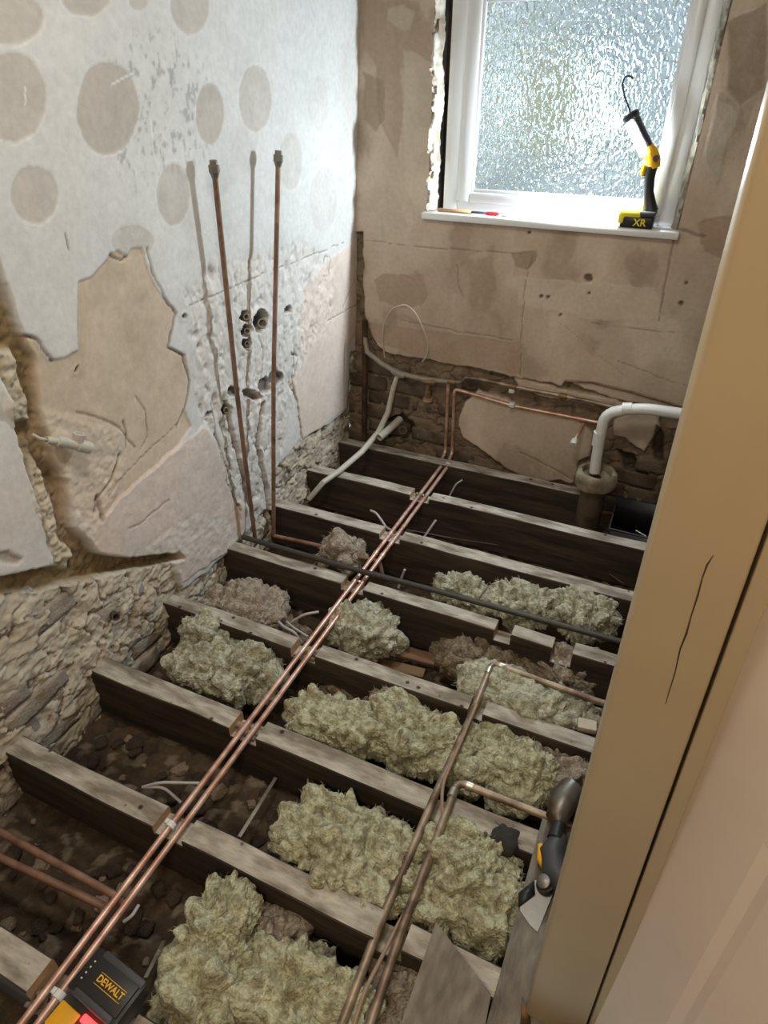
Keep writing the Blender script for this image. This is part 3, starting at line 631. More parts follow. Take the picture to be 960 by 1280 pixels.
bp_ = pipe('black_pipe', [PZ(303, 671, .016), PZ(440, 711, .018), PZ(540, 737, .020), PZ(660, 770, .018), PZ(775, 802, .016), PZ(775, 802, .016) + Vector((.85, .01, 0))], .0100, BLACKP, 'long black pipe laid over the joists from the upright pipes to the right')
# right-angled pipes
q1c = PZ(615, 829, .012)
q1 = pipe('right_angled_pipe', [q1c + Vector((.95, -.01, 0)), PZ(748, 877, .012), q1c, Vector((-.262, 1.2, .010)), Vector((-.270, .92, .006)), Vector((-.276, .6, -.01)), Vector((-.268, .3, -.03)), Vector((-.262, .05, -.03))], .0100, COPG, 'farther and longer of the two right-angled dull copper pipes', fil=.022)
q2c = PZ(572, 977, .018)
q2 = pipe('right_angled_pipe', [q2c + Vector((.95, -.005, 0)), PZ(690, 1023, .016), q2c, Vector((-.228, .85, .012)), Vector((-.228, .6, -.002)), Vector((-.212, .3, -.01)), Vector((-.205, .05, -.01))], .0100, COPG, 'nearer of the two right-angled dull copper pipes, turning right on a joist', fil=.022)
for q, c in ((q1, q1c), (q2, q2c)):
    MB().tube([c + Vector((-.0005, -.046, -.0005)), c + Vector((0, -.024, 0))], .0118, 14).obj('elbow_collar', SOLDER, q); MB().tube([c + Vector((.024, 0, 0)), c + Vector((.040, 0, 0))], .0118, 14).obj('elbow_collar', SOLDER, q)
pipe('grey_cable', [PZ(596, 880, .018), PZ(575, 930, .020), PZ(554, 978, .026), PZ(552, 1000, .024), PZ(556, 1040, .0), PZ(546, 1080, -.06), PZ(500, 1150, -.02), PZ(478, 1195, .0), PZ(455, 1240, .01), PZ(440, 1290, .01)], .0042, mat('tan_cable', (150, 128, 108), .6), 'thin tan cable winding between the two right-angled pipes', 'cable', fil=.03)

# back wall plumbing
YP = 2.575
W = lambda x, y, yy=YP: PY(x, y, yy)
lp = pipe('lead_pipe', [W(455, 415, 2.585), W(459, 440), W(478, 455, 2.57), W(497, 466, 2.565), W(525, 473), W(545, 476), W(560, 477)], [.010, .0125, .0125, .0125, .012, .011, .010], LEAD, 'thick grey lead pipe across the corner of the window wall', n=14)
MB().tube([W(490, 462, 2.565), W(494, 465, 2.563), W(500, 468, 2.563), W(506, 470, 2.565)], [.0125, .018, .018, .0125], 14).obj('wiped_joint', LEAD, lp)
lp2 = pipe('grey_branch_pipe', [W(497, 468, 2.56), W(491, 488, 2.55), W(485, 515, 2.53), W(473, 540, 2.48), PZ(452, 565, .06), PZ(425, 588, .03), PZ(404, 603, .02), PZ(393, 616, -.03), PZ(386, 624, -.06)], [.010, .012, .013, .0135, .0135, .013, .012, .012, .012], WPVCD, 'pale grey pipe curving down from the lead joint over the first joists')
v = empty('stop_valve', W(536, 478, 2.575)); tag(v, 'small brass stop valve hanging under the lead pipe on the window wall', 'valve')
MB().tube([W(528, 476), W(533, 476.5), W(534, 476.7), W(545, 477.5)], [.013, .013, .017, .017], 8).obj('valve_body', GOLD, v)
MB().tube([W(536, 476), W(535, 488), W(535.2, 489), W(535, 498)], [.010, .010, .015, .015], 8).obj('valve_neck', GOLD, v)
MB().tube([W(535, 497), W(535, 501)], [.022, .022], 12).obj('valve_handle', COPPER, v)
o = pipe('wall_copper_pipe', [W(552, 477), W(577, 478), W(583, 472), W(600, 474), W(645, 484), W(704, 495), W(738, 502), W(768, 509)], .0085, COPG, 'upper dull copper pipe along the exposed foot of the window wall', fil=.006)
for px, py in ((565, 477), (641, 483), (704, 495)):
    MB().tube([W(px - 5, py - .5), W(px - 4, py - .5), W(px + 4, py + 1.2), W(px + 5, py + 1.2)], [.010, .013, .013, .010], 10).obj('coupling', GOLD, o)
for px, py in ((640, 488), (640, 506)):
    MB().box(W(px, py) - Vector((.012, .010, .010)), W(px, py) + Vector((.012, .012, .010)), bev=.003).obj('wall_clip', WPVC, o if py < 500 else pB)
s = pipe('copper_stub', [W(729, 530, 2.585), W(717, 553, 2.50)], .0075, COPPER, 'short copper stub with white push-fit end poking out of the window wall')
MB().tube([W(719, 549, 2.515), W(717.5, 552, 2.505), W(716, 556, 2.49)], [.012, .014, .014], 12, hollow=.6).obj('push_fit_cap', WPVC, s)['label'] = 'white push-fit cap'
pipe('wire_loop', [W(481, 447, 2.58), W(478, 425, 2.56), W(480, 402, 2.54), W(490, 385, 2.53), W(507, 380, 2.53), W(519, 390, 2.53), W(529, 410, 2.54), W(536, 430, 2.55), W(534, 445, 2.57), W(528, 452, 2.585)], .0032, mat('pale_cable', (190, 178, 162), .5), 'looped pale cable standing out from the window wall above the lead pipe', 'cable', fil=.04)
pipe('surface_cable', [W(706, 476, 2.594), W(740, 478, 2.592), W(790, 490, 2.592), W(850, 508, 2.592), W(960, 540, 2.592)], .004, COPD, 'thin brown pipe on the window wall above the white waste pipe')
pipe('waste_stub', [W(500, 524, 2.60), W(488, 535, 2.52), W(474, 547, 2.44)], .0175, WPVCD, 'open end of a pale plastic waste stub low in the corner', hollow=.8, n=18)
pipe('waste_stub', [W(507, 533, 2.64), W(504, 538, 2.57)], .019, mat('grey_plastic', (110, 102, 94), .6), 'dark grey plastic waste stub recessed in its wall hole beside the pale one', hollow=.78, n=18)
pipe('corner_pipe', [W(456, 400, 2.585), W(456, 470, 2.585), W(455, 560, 2.585), W(455, 600, 2.585)], .013, mat('rusty_pipe', (86, 66, 50), .8, .3, col2=(60, 46, 36)), 'rusty brown upright pipe in the far corner')
# white waste pipe into the clay soil socket
ws = PZ(747, 590, .0); yv = 2.46
wp = pipe('white_waste_pipe', [W(743, 590, yv), W(750, 545, yv), W(757, 516, yv), W(800, 510, yv), W(850, 517, yv), W(850, 517, yv) + Vector((.55, 0, 0))], .0215, WPVC, 'white plastic waste pipe bending down into the clay soil socket', fil=.055, n=20)
MB().tube([W(747, 556, yv), W(750, 540, yv)], .0240, 20).obj('socket_collar', WPVC, wp) ; MB().tube([W(778, 511, yv), W(790, 511, yv)], .0245, 20).obj('socket_collar', WPVC, wp)
c = W(746, 592, yv)
cl = empty('soil_socket', (c.x, c.y, -.1)); tag(cl, 'cemented clay soil socket that the white waste pipe drops into', 'pipe')
def lathe(cx, cy, prof, n=28, wob=0.0, seed=0):
    vs = []; fs = []
    for i, (r, z) in enumerate(prof):
        for j in range(n):
            a = 2 * PI * j / n; rr = r * (1 + wob * math.sin(a * 3 + i + seed) + wob * .7 * math.sin(a * 7 + i * 2.3)); vs.append((cx + rr * math.cos(a), cy + rr * math.sin(a), z))
    for i in range(len(prof) - 1):
        for j in range(n): fs.append((i * n + j, i * n + (j + 1) % n, (i + 1) * n + (j + 1) % n, (i + 1) * n + j))
    return MB().add(vs, fs)
zt = c.z + .015
lathe(c.x, c.y, [(.062, zt - .07), (.082, zt - .065), (.086, zt - .03), (.080, zt - .006), (.074, zt), (.062, zt - .002), (.057, zt - .012), (.055, zt - .08)], wob=.03).obj('socket_rim', CLAY, cl)
lathe(c.x, c.y, [(.052, -.24), (.052, zt - .10), (.060, zt - .065)], wob=.01).obj('clay_pipe', mat('dark_clay', (92, 78, 64), .8, col2=(60, 50, 42)), cl)
lathe(c.x, c.y, [(.052, zt - .022), (.020, zt - .030)], wob=.02).obj('cement_fill', CLAY, cl)
# grey plastic fitting on the left wall
ft = empty('plastic_tee_fitting', PL(90, 555, .02)); tag(ft, 'dusty white plastic tee fitting sticking out of the left wall', 'fitting')
MB().tube([PL(58, 550, .012), PL(70, 551, .015), PL(72, 551, .016), PL(96, 556, .026), PL(97, 556, .026), PL(112, 560, .034)], [.009, .010, .0135, .0135, .0160, .0160], 16, hollow=.7).obj('tee_body', WPVCD, ft)
MB().tube([PL(97, 557, .026), PL(98, 548, .028), PL(99, 542, .030)], [.013, .014, .014], 16, hollow=.6).obj('tee_branch', WPVCD, ft)
MB().tube([PL(40, 543, .0), PL(50, 548, .008), PL(62, 550, .012)], .004, 8).obj('feed_tube', WPVCD, ft)
pipe('wall_pipe_stub', [PL(136, 764, -.05), PL(145, 771, .004)], .013, mat('old_iron', (92, 84, 74), .7, .4), 'old iron pipe stub in a hole of the rough left wall', hollow=.7, n=16)
for px, py, r in ((308, 396, .010), (328, 404, .016), (309, 414, .010), (309, 430, .009)):
    pipe('cut_pipe_end', [PL(px - 1, py, -.045), PL(px, py, .003)], r, LEAD, {308: 'topmost small cut pipe end in the wall beside the upright pipes', 328: 'widest cut pipe end in the wall between the upright pipes', 309: 'small cut pipe end below the widest one in the wall'}[px] if py != 430 else 'lowest small cut pipe end in the wall between the upright pipes', group='cut pipe ends in the left wall', hollow=.72, n=16)
pipe('cut_pipe_end', [PL(281, 511, -.03), PL(283, 513, .006)], .010, LEAD, 'cut grey pipe end in the wall left of the upright pipes, lower down', hollow=.7, group='cut pipe ends in the left wall')

# =================================================================== MINERAL WOOL
def clump(px, py, sx, sy, sz, seed, mt, label, z=-.07, rot=0.0, amp=1.0, fibres=160, sub=6, up=0.0):
    c = PZ(px, py, z)
    bm = bmesh.new(); bmesh.ops.create_icosphere(bm, subdivisions=sub, radius=1.0)
    P = np.array([v.co[:] for v in bm.verts]); D = P.copy()
    P = np.sign(P) * np.abs(P) ** .8
    S = np.array([sx / 2, sy / 2, sz / 2]); Q = P * S
    wp = Q + .030 * np.stack([fbm3(Q, seed + k, 3, 11) for k in range(3)], 1)
    bl = lambda f, sd, an=(1, 1, 1): np.abs(fbm3(wp * np.array(an), sd, 2, f)) * 2
    big = fbm3(wp, seed + 5, 2, 9); b1 = bl(8.5, seed + 9, (1, 1.5, 1)); b2 = bl(20, seed + 12, (1.5, 1, 1)); b3 = bl(64, seed + 15); fine = fbm3(Q, seed + 19, 3, 120)
    disp = (.024 * big + .034 * (b1 - .45) + .022 * (b2 - .4) + .0060 * (b3 - .35) + .0035 * fine) * amp
    Q = Q + D * disp[:, None]
    Q[:, 2] = np.where(Q[:, 2] < -sz * .45, -sz * .45 + (Q[:, 2] + sz * .45) * .2, Q[:, 2])
    ca, sa = math.cos(rot), math.sin(rot); X = Q[:, 0] * ca - Q[:, 1] * sa; Y = Q[:, 0] * sa + Q[:, 1] * ca; Q = np.stack([X, Y, Q[:, 2]], 1)
    for v, p in zip(bm.verts, Q): v.co = p
    me = bpy.data.meshes.new('insulation_clump'); bm.to_mesh(me); bm.free()
    o = link('insulation_clump', me, mt); o.location = c; tag(o, label, 'insulation', 'mineral wool clumps between the joists')
    if fibres:
        rr = random.Random(seed); b = MB(); up_i = [i for i in range(len(Q)) if Q[i, 2] > -sz * .1]
        for k in range(fibres):
            i = rr.choice(up_i); p = Vector(Q[i]); d = (Vector(D[i]) + Vector((rr.uniform(-1, 1), rr.uniform(-1, 1), rr.uniform(-.3, .6)))).normalized(); L_ = rr.uniform(.006, .022)
            sd_ = d.orthogonal().normalized() * .0007; q = p + d * L_ * .5 + Vector((rr.uniform(-1, 1), rr.uniform(-1, 1), 0)) * .003; e = q + (d + Vector((rr.uniform(-1, 1), rr.uniform(-1, 1), rr.uniform(-1, .2)))).normalized() * L_ * .5
            b.add([p - sd_, p + sd_, q + sd_, q - sd_, e], [(0, 1, 2, 3), (3, 2, 4)])
        f = b.obj('loose_fibres', mt); f.parent = o; f.location = (0, 0, 0); f['kind'] = 'stuff'
    return o
I0, I1, I2 = INS
I_SHADE = insul_mat('mineral_wool_shade', (140, 126, 100), (104, 90, 70))  # darker wool for the base mats: shade between clumps put into the colour
clump(700, 930, .30, .20, .08, 41, I_SHADE, 'flat shade-coloured wool mat under the crumpled clumps by the door frame', z=-.13, fibres=60)
clump(470, 880, .34, .18, .07, 42, I_SHADE, 'flat shade-coloured wool mat under the wavy clump', z=-.14, fibres=60)
clump(620, 830, .42, .18, .08, 43, I_SHADE, 'flat shade-coloured wool mat deep behind the farther pipe bend', z=-.14, fibres=60)
clump(330, 1190, .30, .20, .07, 44, I_SHADE, 'flat shade-coloured wool mat deep between the two bottom clumps', z=-.15, fibres=60)
clump(340, 790, .26, .18, .06, 45, I_SHADE, 'flat shade-coloured wool mat under the white wire tangle', z=-.15, fibres=60)
clump(272, 832, .34, .24, .15, 1, I1, 'big clump between two joists beside the rough left wall, left of the twin pipes', z=-.075, sub=7)
clump(250, 793, .14, .11, .12, 21, I1, 'small tuft heaped on the back of the big left-wall clump', z=-.035)
clump(328, 850, .16, .16, .11, 22, I1, 'dark clump between the twin pipes and the big left-wall clump', z=-.09)
clump(305, 762, .30, .20, .12, 2, I2, 'greyish pink clump in the far left bay by the tangle of white wires', z=-.085)
clump(428, 690, .17, .12, .11, 3, I2, 'small pale clump under the black pipe left of the twin pipes', z=-.045)
clump(457, 790, .26, .20, .14, 4, I1, 'pale clump just right of the twin pipes with a pink dusty side', z=-.07)
clump(412, 905, .26, .16, .14, 5, I0, 'leaf-shaped pale clump right of the twin pipes, left of the large wavy one', z=-.06)
clump(515, 922, .30, .22, .16, 6, I0, 'large wavy clump left of the farther right-angled pipe', z=-.065, sub=7)
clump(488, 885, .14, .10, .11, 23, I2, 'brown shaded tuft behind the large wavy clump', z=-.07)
clump(600, 950, .18, .20, .13, 7, I0, 'clump just right of the farther right-angled pipe', z=-.08)
clump(652, 965, .22, .18, .14, 8, I0, 'crumpled clump behind the nearer pipe bend', z=-.06, sub=7)
clump(700, 965, .14, .18, .12, 24, I2, 'brownish crumpled clump by the door frame behind the nearer pipe', z=-.08)
clump(640, 868, .34, .16, .09, 9, I1, 'flat mat-like piece inside the farther pipe bend', z=-.025, rot=-.08, amp=.7)
clump(708, 888, .18, .14, .10, 25, I1, 'torn strip hanging off the flat mat near the door frame', z=-.05)
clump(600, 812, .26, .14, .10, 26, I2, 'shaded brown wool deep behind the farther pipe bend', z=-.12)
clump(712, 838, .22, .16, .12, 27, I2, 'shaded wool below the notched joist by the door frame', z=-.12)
clump(578, 744, .20, .12, .12, 10, I1, 'clump under the middle of the black pipe', z=-.055)
clump(650, 757, .24, .15, .13, 11, I1, 'lumpy clump behind the black pipe, middle of three', z=-.04)
clump(728, 768, .24, .16, .15, 12, I1, 'lumpy clump behind the black pipe next to the door frame', z=-.04, sub=7)
clump(430, 1060, .37, .25, .16, 13, I0, 'largest brightest clump in the middle bay between two near joists', z=-.055, fibres=400, sub=7)
clump(372, 1052, .10, .10, .08, 28, I0, 'small round tuft at the left end of the largest clump', z=-.09)
clump(585, 1080, .20, .20, .15, 14, I0, 'clump right of the nearer right-angled pipe with a dark gap behind', z=-.055, sub=7)
clump(615, 1130, .18, .18, .15, 15, I0, 'lumpy clump beside the grey edge board', z=-.06)
clump(548, 1128, .16, .14, .13, 29, I0, 'clump wedged between the nearer pipe and the triangular board', z=-.06)
clump(270, 1162, .16, .22, .14, 16, I0, 'greenish torn clump at the bottom, beside the black battery pack', z=-.05, sub=7)
clump(265, 1240, .20, .24, .20, 17, I0, 'greenish torn clump at the very bottom edge of the photo', z=-.10)
clump(385, 1262, .34, .22, .15, 18, I0, 'wide clump at the bottom edge left of the nearer pipes', z=-.09, sub=7)
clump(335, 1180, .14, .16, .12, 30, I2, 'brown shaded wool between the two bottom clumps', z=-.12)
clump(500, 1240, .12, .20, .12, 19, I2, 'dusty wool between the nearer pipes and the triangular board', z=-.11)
clump(645, 1020, .10, .10, .07, 31, mat('dark_wool', (48, 46, 44), 1.0), 'dark charcoal scrap of wool behind the edge board', z=-.05, fibres=20) if False else None
clump(633, 1050, .07, .06, .05, 31, mat('dark_wool', (52, 50, 48), 1.0), 'small dark charcoal scrap lying on the clump by the edge board', z=-.01, fibres=10, sub=4, amp=.5)

# =================================================================== BOARDS
def plank(name, poly, z0, z1, m, label, loc=None):
    n = len(poly); vs = [(p[0], p[1], z0) for p in poly] + [(p[0], p[1], z1) for p in poly]
    fs = [tuple(range(n))[::-1], tuple(range(n, 2 * n))] + [(i, (i + 1) % n, n + (i + 1) % n, n + i) for i in range(n)]
    o = MB().add(vs, fs).obj(name, m, loc=(poly[0][0], poly[0][1], z0)); tag(o, label, 'board'); return o
P2 = lambda *l: [tuple(PZ(x, y, .02)[:2]) for x, y in l]
pl = P2((675, 1036), (704, 1050), (658, 1240), (648, 1300), (604, 1300), (610, 1262), (628, 1190), (652, 1100))
plank('edge_board', [(-.012, .955), (.115, .955), (.115, .30), (-.018, .30)], .001, .020, BOARD, 'long grey dusty edge board beside the door frame')
plank('triangular_board', P2((545, 1152), (614, 1242), (605, 1290), (596, 1330), (470, 1330), (501, 1280)), .001, .019, BOARD, 'grey dusty board with a pointed end over the nearest joists')
def bar(name, p, q, w_, h, m, label, cat='board'):
    p = Vector(p); q = Vector(q); d = q - p; L_ = d.length; b = MB(); b.box((0, -w_ / 2, -h / 2), (L_, w_ / 2, h / 2), bev=.0015)
    o = b.obj(name, m); o.location = p; o.rotation_euler = d.to_track_quat('X', 'Z').to_euler(); tag(o, label, cat); return o
bar('lath_board', PZ(425, 795, -.13), PZ(545, 826, -.13), .05, .014, BROWNB, 'brown board lying deep between joists left of the farther pipe bend')
bar('lath_board', PZ(430, 818, -.14), PZ(530, 843, -.14), .04, .014, BROWNB, 'second brown board deep between joists, nearer the camera')
bar('lath_board', PZ(60, 850, -.18) , PZ(170, 940, -.18), .03, .01, BROWNB, 'thin board in the dark bay beside the rough left wall') if False else None
bar('timber_offcut', PZ(722, 905, -.01), PZ(745, 910, -.01), .035, .02, mat('pale_offcut', (196, 186, 168), .8), 'pale timber offcut lying on the wool by the door frame')
bar('metal_strip', PZ(345, 972, -.12), PZ(299, 1046, -.06), .010, .002, LEAD, 'grey flat strip leaning in the bay left of the largest clump', 'strip')
bar('metal_strip', PZ(205, 1176, -.14), PZ(182, 1222, -.05), .009, .002, LEAD, 'grey flat strip leaning beside the battery pack', 'strip')

# =================================================================== CABLES between the joists
def cab(pts, r, label, m=CABLE): return pipe('cable_end', pts, r, m, label, 'cable', fil=.02)
cab([PZ(463, 638, -.02), PZ(470, 641, -.02), PZ(478, 652, -.04), PZ(483, 660, -.06), PZ(500, 668, -.12)], .005, 'curved grey cable end left of the twin pipes behind the third joist')
cab([PZ(545, 650, -.03), PZ(538, 660, -.06), PZ(530, 672, -.10)], .005, 'violet grey cable end right of the twin pipes')
cab([PZ(578, 600, -.02), PZ(570, 605, -.04), PZ(562, 620, -.10)], .004, 'thin grey cable end in the second bay from the window wall')
cab([PZ(506, 712, -.06), PZ(502, 722, -.10), PZ(498, 735, -.14)], .005, 'short pale cable end just behind the black pipe')
cab([PZ(508, 662, -.05), PZ(560, 672, -.14), PZ(640, 684, -.15), PZ(700, 690, -.15), PZ(745, 706, -.15), PZ(780, 730, -.15)], .003, 'thin dark cable lying along the bay behind the third joist', mat('dark_cable', (84, 72, 62), .6))
cab([PZ(398, 765, -.06), PZ(380, 768, -.05), PZ(364, 778, -.09)], .005, 'white cable arching from the wire tangle towards the twin pipes')
cab([PZ(343, 772, -.07), PZ(355, 784, -.05), PZ(368, 790, -.05), PZ(376, 802, -.09)], .005, 'white cable drooping over the cut joist left of the twin pipes')
cab([PZ(350, 770, -.09), PZ(366, 784, -.07), PZ(385, 796, -.08)], .004, 'thin white cable lowest in the wire tangle')
cab([PZ(178, 984, -.05), PZ(200, 978, -.03), PZ(250, 979, -.05)], .004, 'pale cable running flat towards the twin pipes above the white clip')
cab([PZ(178, 984, -.05), PZ(205, 984, -.04), PZ(226, 1003, -.08)], .004, 'pale cable curling down below the flat one beside the twin pipes')
cab([PZ(155, 1152, -.04), PZ(165, 1145, -.03), PZ(173, 1132, -.04)], .004, 'short pale wire curl beside the twin pipes above the battery pack')
cab([PZ(740, 740, -.12), PZ(688, 702, -.05), PZ(682, 700, -.12)], .0025, 'thin white wire bent over beside the third joist') if False else None

# =================================================================== LOOSE RUBBLE PIECES
def rock_mesh(seed, m):
    bm = bmesh.new(); bmesh.ops.create_icosphere(bm, subdivisions=2, radius=.5); P = np.array([v.co[:] for v in bm.verts])
    P = np.clip(P, -.36, .40); P = P * (1 + .35 * fbm3(P, seed, 2, 2.5))[:, None]
    for v, p in zip(bm.verts, P): v.co = p
    me = bpy.data.meshes.new('rubble_piece'); bm.to_mesh(me); bm.free(); me.materials.append(m); return me
PALE = mat('pale_plaster_piece', (150, 134, 118), .95, col2=(112, 98, 84), scale=40)
RK = [rock_mesh(i, STONE if i % 3 else PALE) for i in range(8)]
rr = random.Random(11)
BAYS = [(.27, .54, -1.32, -.35, 70, 'rubble pieces in the nearest bay', 'rubble lump on the ground of the nearest bay'), (.64, .86, -1.32, -.45, 50, 'rubble pieces in the second bay', 'rubble lump on the ground of the second bay'),
        (1.62, 1.85, -1.2, -.1, 24, 'rubble pieces behind the black pipe', 'rubble lump on the ground behind the black pipe'), (1.28, 1.52, -.8, -.2, 26, 'rubble pieces below the notched joist', 'rubble lump on the ground below the notched joist')]
def bedz(x, y):
    i = np.argmin(np.abs(ya_bed - y)); j = np.argmin(np.abs(xa_bed - x)); return fz[i, j]
xa_bed, ya_bed = xa, ya
for y0, y1, x0, x1, n, g, lab in BAYS:
    for k in range(n):
        o = bpy.data.objects.new('rubble_piece', rr.choice(RK)); COL.objects.link(o); s = rr.uniform(.015, .05)
        x = rr.uniform(x0, x1); y = rr.uniform(y0 + .02, y1 - .02)
        big_ = s > .032; pale_ = o.data.materials[0] is PALE; wd_ = ('large ' if big_ else 'small ') + ('pale ' if pale_ else 'dark ')
        o.scale = (s * rr.uniform(.7, 1.5), s, s * rr.uniform(.4, .8)); o.location = (x, y, bedz(x, y) + s * .18); o.rotation_euler = (rr.uniform(-.3, .3), rr.uniform(-.3, .3), rr.uniform(0, 6.3)); tag(o, wd_ + lab, 'rubble', wd_ + g)
# crumbs heaped in the pipe notches
for (cx, cy, n, lab) in ((-.818, 1.228, 26, 'pinkish plaster crumbs heaped in the notch of the fourth bay joist'), (-.818, .902, 26, 'plaster crumbs in the pipe notch beside the dark bay'), (-.83, .205, 40, 'plaster crumbs around the white clip at the bottom left'), (-.74, 1.36, 90, 'pinkish crumbs spilled right of the twin pipes')):
    b = MB()
    for k in range(n):
        s = rr.uniform(.004, .010); zz = -.028 if n < 50 else -.12
        if n == 40: zz = -.045
        p = Vector((cx + rr.gauss(0, .018 if n < 50 else .05), cy + rr.gauss(0, .015 if n < 50 else .04), zz + rr.uniform(0, .010))); M_ = Matrix.Translation(p) @ Matrix.Rotation(rr.uniform(0, 3), 4, (rr.random(), rr.random(), .3))
        b.box((-s, -s * .8, -s * .6), (s, s * .7, s * .6), M=M_)
    o = b.obj('plaster_crumbs', PALE, loc=(cx, cy, -.03)); tag(o, lab, 'rubble', kind='stuff')

# =================================================================== WORK LAMP on the sill
def text(body, size, M_, m, parent, ext=.0004, name='lettering'):
    cu = bpy.data.curves.new(name, 'FONT'); cu.body = body; cu.size = size; cu.extrude = ext; cu.align_x = 'CENTER'; cu.align_y = 'CENTER'; cu.offset = size * .02
    o = bpy.data.objects.new(name, cu); COL.objects.link(o); cu.materials.append(m)
    dg = bpy.context.evaluated_depsgraph_get(); me = bpy.data.meshes.new_from_object(o.evaluated_get(dg)); COL.objects.unlink(o); bpy.data.objects.remove(o)
    o = bpy.data.objects.new(name, me); COL.objects.link(o)
    o.parent = parent; o.matrix_local = M_; return o
YL = 2.612
S = lambda x, y, yy=YL: PY(x, y, yy)
lc = S(797, 280); lamp = empty('work_lamp', (lc.x, YL, 1.05)); tag(lamp, 'yellow and black cordless work light with a wire hook, lit on the window sill', 'work light')
b = MB(); x0 = S(775, 270).x; x1 = S(819, 270).x
b.box((x0 + .006, YL - .035, 1.0505), (x1, YL + .04, 1.088), bev=.007); b.obj('battery', BLACK, lamp)
b = MB(); b.box((x0, YL - .037, 1.084), (x0 + .075, YL + .04, 1.108), bev=.009); b.box((x0 - .002, YL - .036, 1.062), (x0 + .02, YL + .038, 1.10), bev=.006); b.obj('yellow_shoulder', BYEL, lamp)
b = MB(); b.box((x0 + .055, YL - .036, 1.088), (x1 + .002, YL + .04, 1.106), bev=.006); b.obj('battery_mount', DGREY, lamp)
text('XR', .032, Matrix.Translation(Vector(((x0 + x1) / 2 + .014, YL - .0355, 1.069)) - lamp.location) @ Matrix.Rotation(PI / 2, 4, 'X'), BYEL, lamp, .0006)
MB().tube([S(813, 264), S(812, 256), S(811, 240), S(812, 222), S(815, 208)], [.026, .022, .0165, .0175, .019], 14).obj('handle', BLACK, lamp)
MB().tube([S(818, 210), S(817, 200), S(814, 192), S(808, 186)], [.019, .023, .025, .024], 14).obj('head_joint', YEL, lamp)
b = MB().tube([S(815, 207), S(806, 206), S(804, 215), S(803, 220)], [.011, .011, .010, .006], 10); b.obj('trigger_guard', YEL, lamp)
MB().tube([S(820, 198, YL - .023), S(820, 198, YL - .028)], .010, 12).obj('pivot_cap', DGREY, lamp)
h0, h1 = S(811, 192), S(790, 148); d = (h1 - h0).normalized()
MB().tube([h0, h1], .0235, 18).obj('head_shell', DGREY, lamp)
MB().tube([h1 - d * .006, h1, h1 + d * .014, h1 + d * .018], [.024, .027, .027, .020], 18).obj('head_cap', BLACK, lamp)
# lens: half cylinder on the lower-left side of the head
side = Vector((-.86, -.30, -.40)); side = (side - d * side.dot(d)).normalized(); bi = d.cross(side)
vs = []; fs = []; n = 14
for i, t in enumerate((0.06, .94)):
    p = h0.lerp(h1, t)
    for j in range(n + 1):
        a_ = -1.25 + 2.5 * j / n; vs.append(p + (side * math.cos(a_) + bi * math.sin(a_)) * .0262)
for j in range(n): fs.append((j, j + 1, n + 1 + j + 1, n + 1 + j))
LENS = mat('led_lens', (255, 255, 255), .3, bump=0, emit=(.86, .95, 1.0, LAMP_STRENGTH))
lo_ = MB().add(vs, fs).obj('led_lens', LENS, lamp); lo_['label'] = 'glowing white lens'
k0 = h1 + d * .012
MB().tube([k0, S(787, 137), S(780, 118), S(778, 104), S(781, 96), S(787, 94.5), S(792, 98)], .0027, 8, fil=.02).obj('wire_hook', BLACK, lamp)
# screwdriver / tester and scrap on the sill
sd = empty('screwdriver', (S(590, 257, 2.62).x, 2.62, 1.05)); tag(sd, 'slim wooden stick-like tool with a red handle end on the window sill', 'tool')
sz_ = 1.0565
sp = lambda px: Vector((S(px, 256, 2.615).x, 2.612, sz_))
MB().tube([sp(548), sp(590)], .006, 8).obj('wooden_shaft', WOODL, sd); MB().tube([sp(590), sp(609)], .004, 8).obj('metal_shaft', DGREY, sd); MB().tube([sp(608), sp(611), sp(622), sp(625)], [.004, .0065, .0065, .003], 10).obj('red_grip', RED, sd)
tag(MB().box((S(628, 262).x, 2.595, 1.0505), (S(655, 262).x, 2.625, 1.053)).obj('plastic_scrap', mat('clear_film', (220, 226, 228), .2)), 'thin clear plastic scrap on the sill beside the red-ended tool', 'scrap')

# =================================================================== BLACK TRAY right back
tr = empty('black_tray', PZ(785, 655, -.02)); tag(tr, 'black plastic tray lying in the far right bay behind the joist', 'tray')
a = PZ(752, 661, -.02); b_ = PZ(762, 640, -.02); y0 = 2.262; y1 = 2.455; x0 = -.045; x1 = .36
b = MB(); b.box((x0, y0, -.10), (x1, y1, -.094)); b.box((x0, y0, -.10), (x0 + .004, y1, .012)); b.box((x0, y0, -.10), (x1, y0 + .004, .004)); b.box((x0, y1 - .004, -.10), (x1, y1, .05)); b.box((x1 - .004, y0, -.10), (x1, y1, .03)); b.obj('tray_body', BLACK, tr)
MB().tube([(x0, y1, .014), (x0, y0, .014), (x1, y0, .006)], .003, 8).obj('rim', DGREY, tr)
MB().tube([(x0 + .12, y0 + .05, -.09), (x0 + .10, y0 + .02, .02), (x0 + .14, y0 + .01, .01)], .003, 8).obj('wire_clip', STEEL, tr)

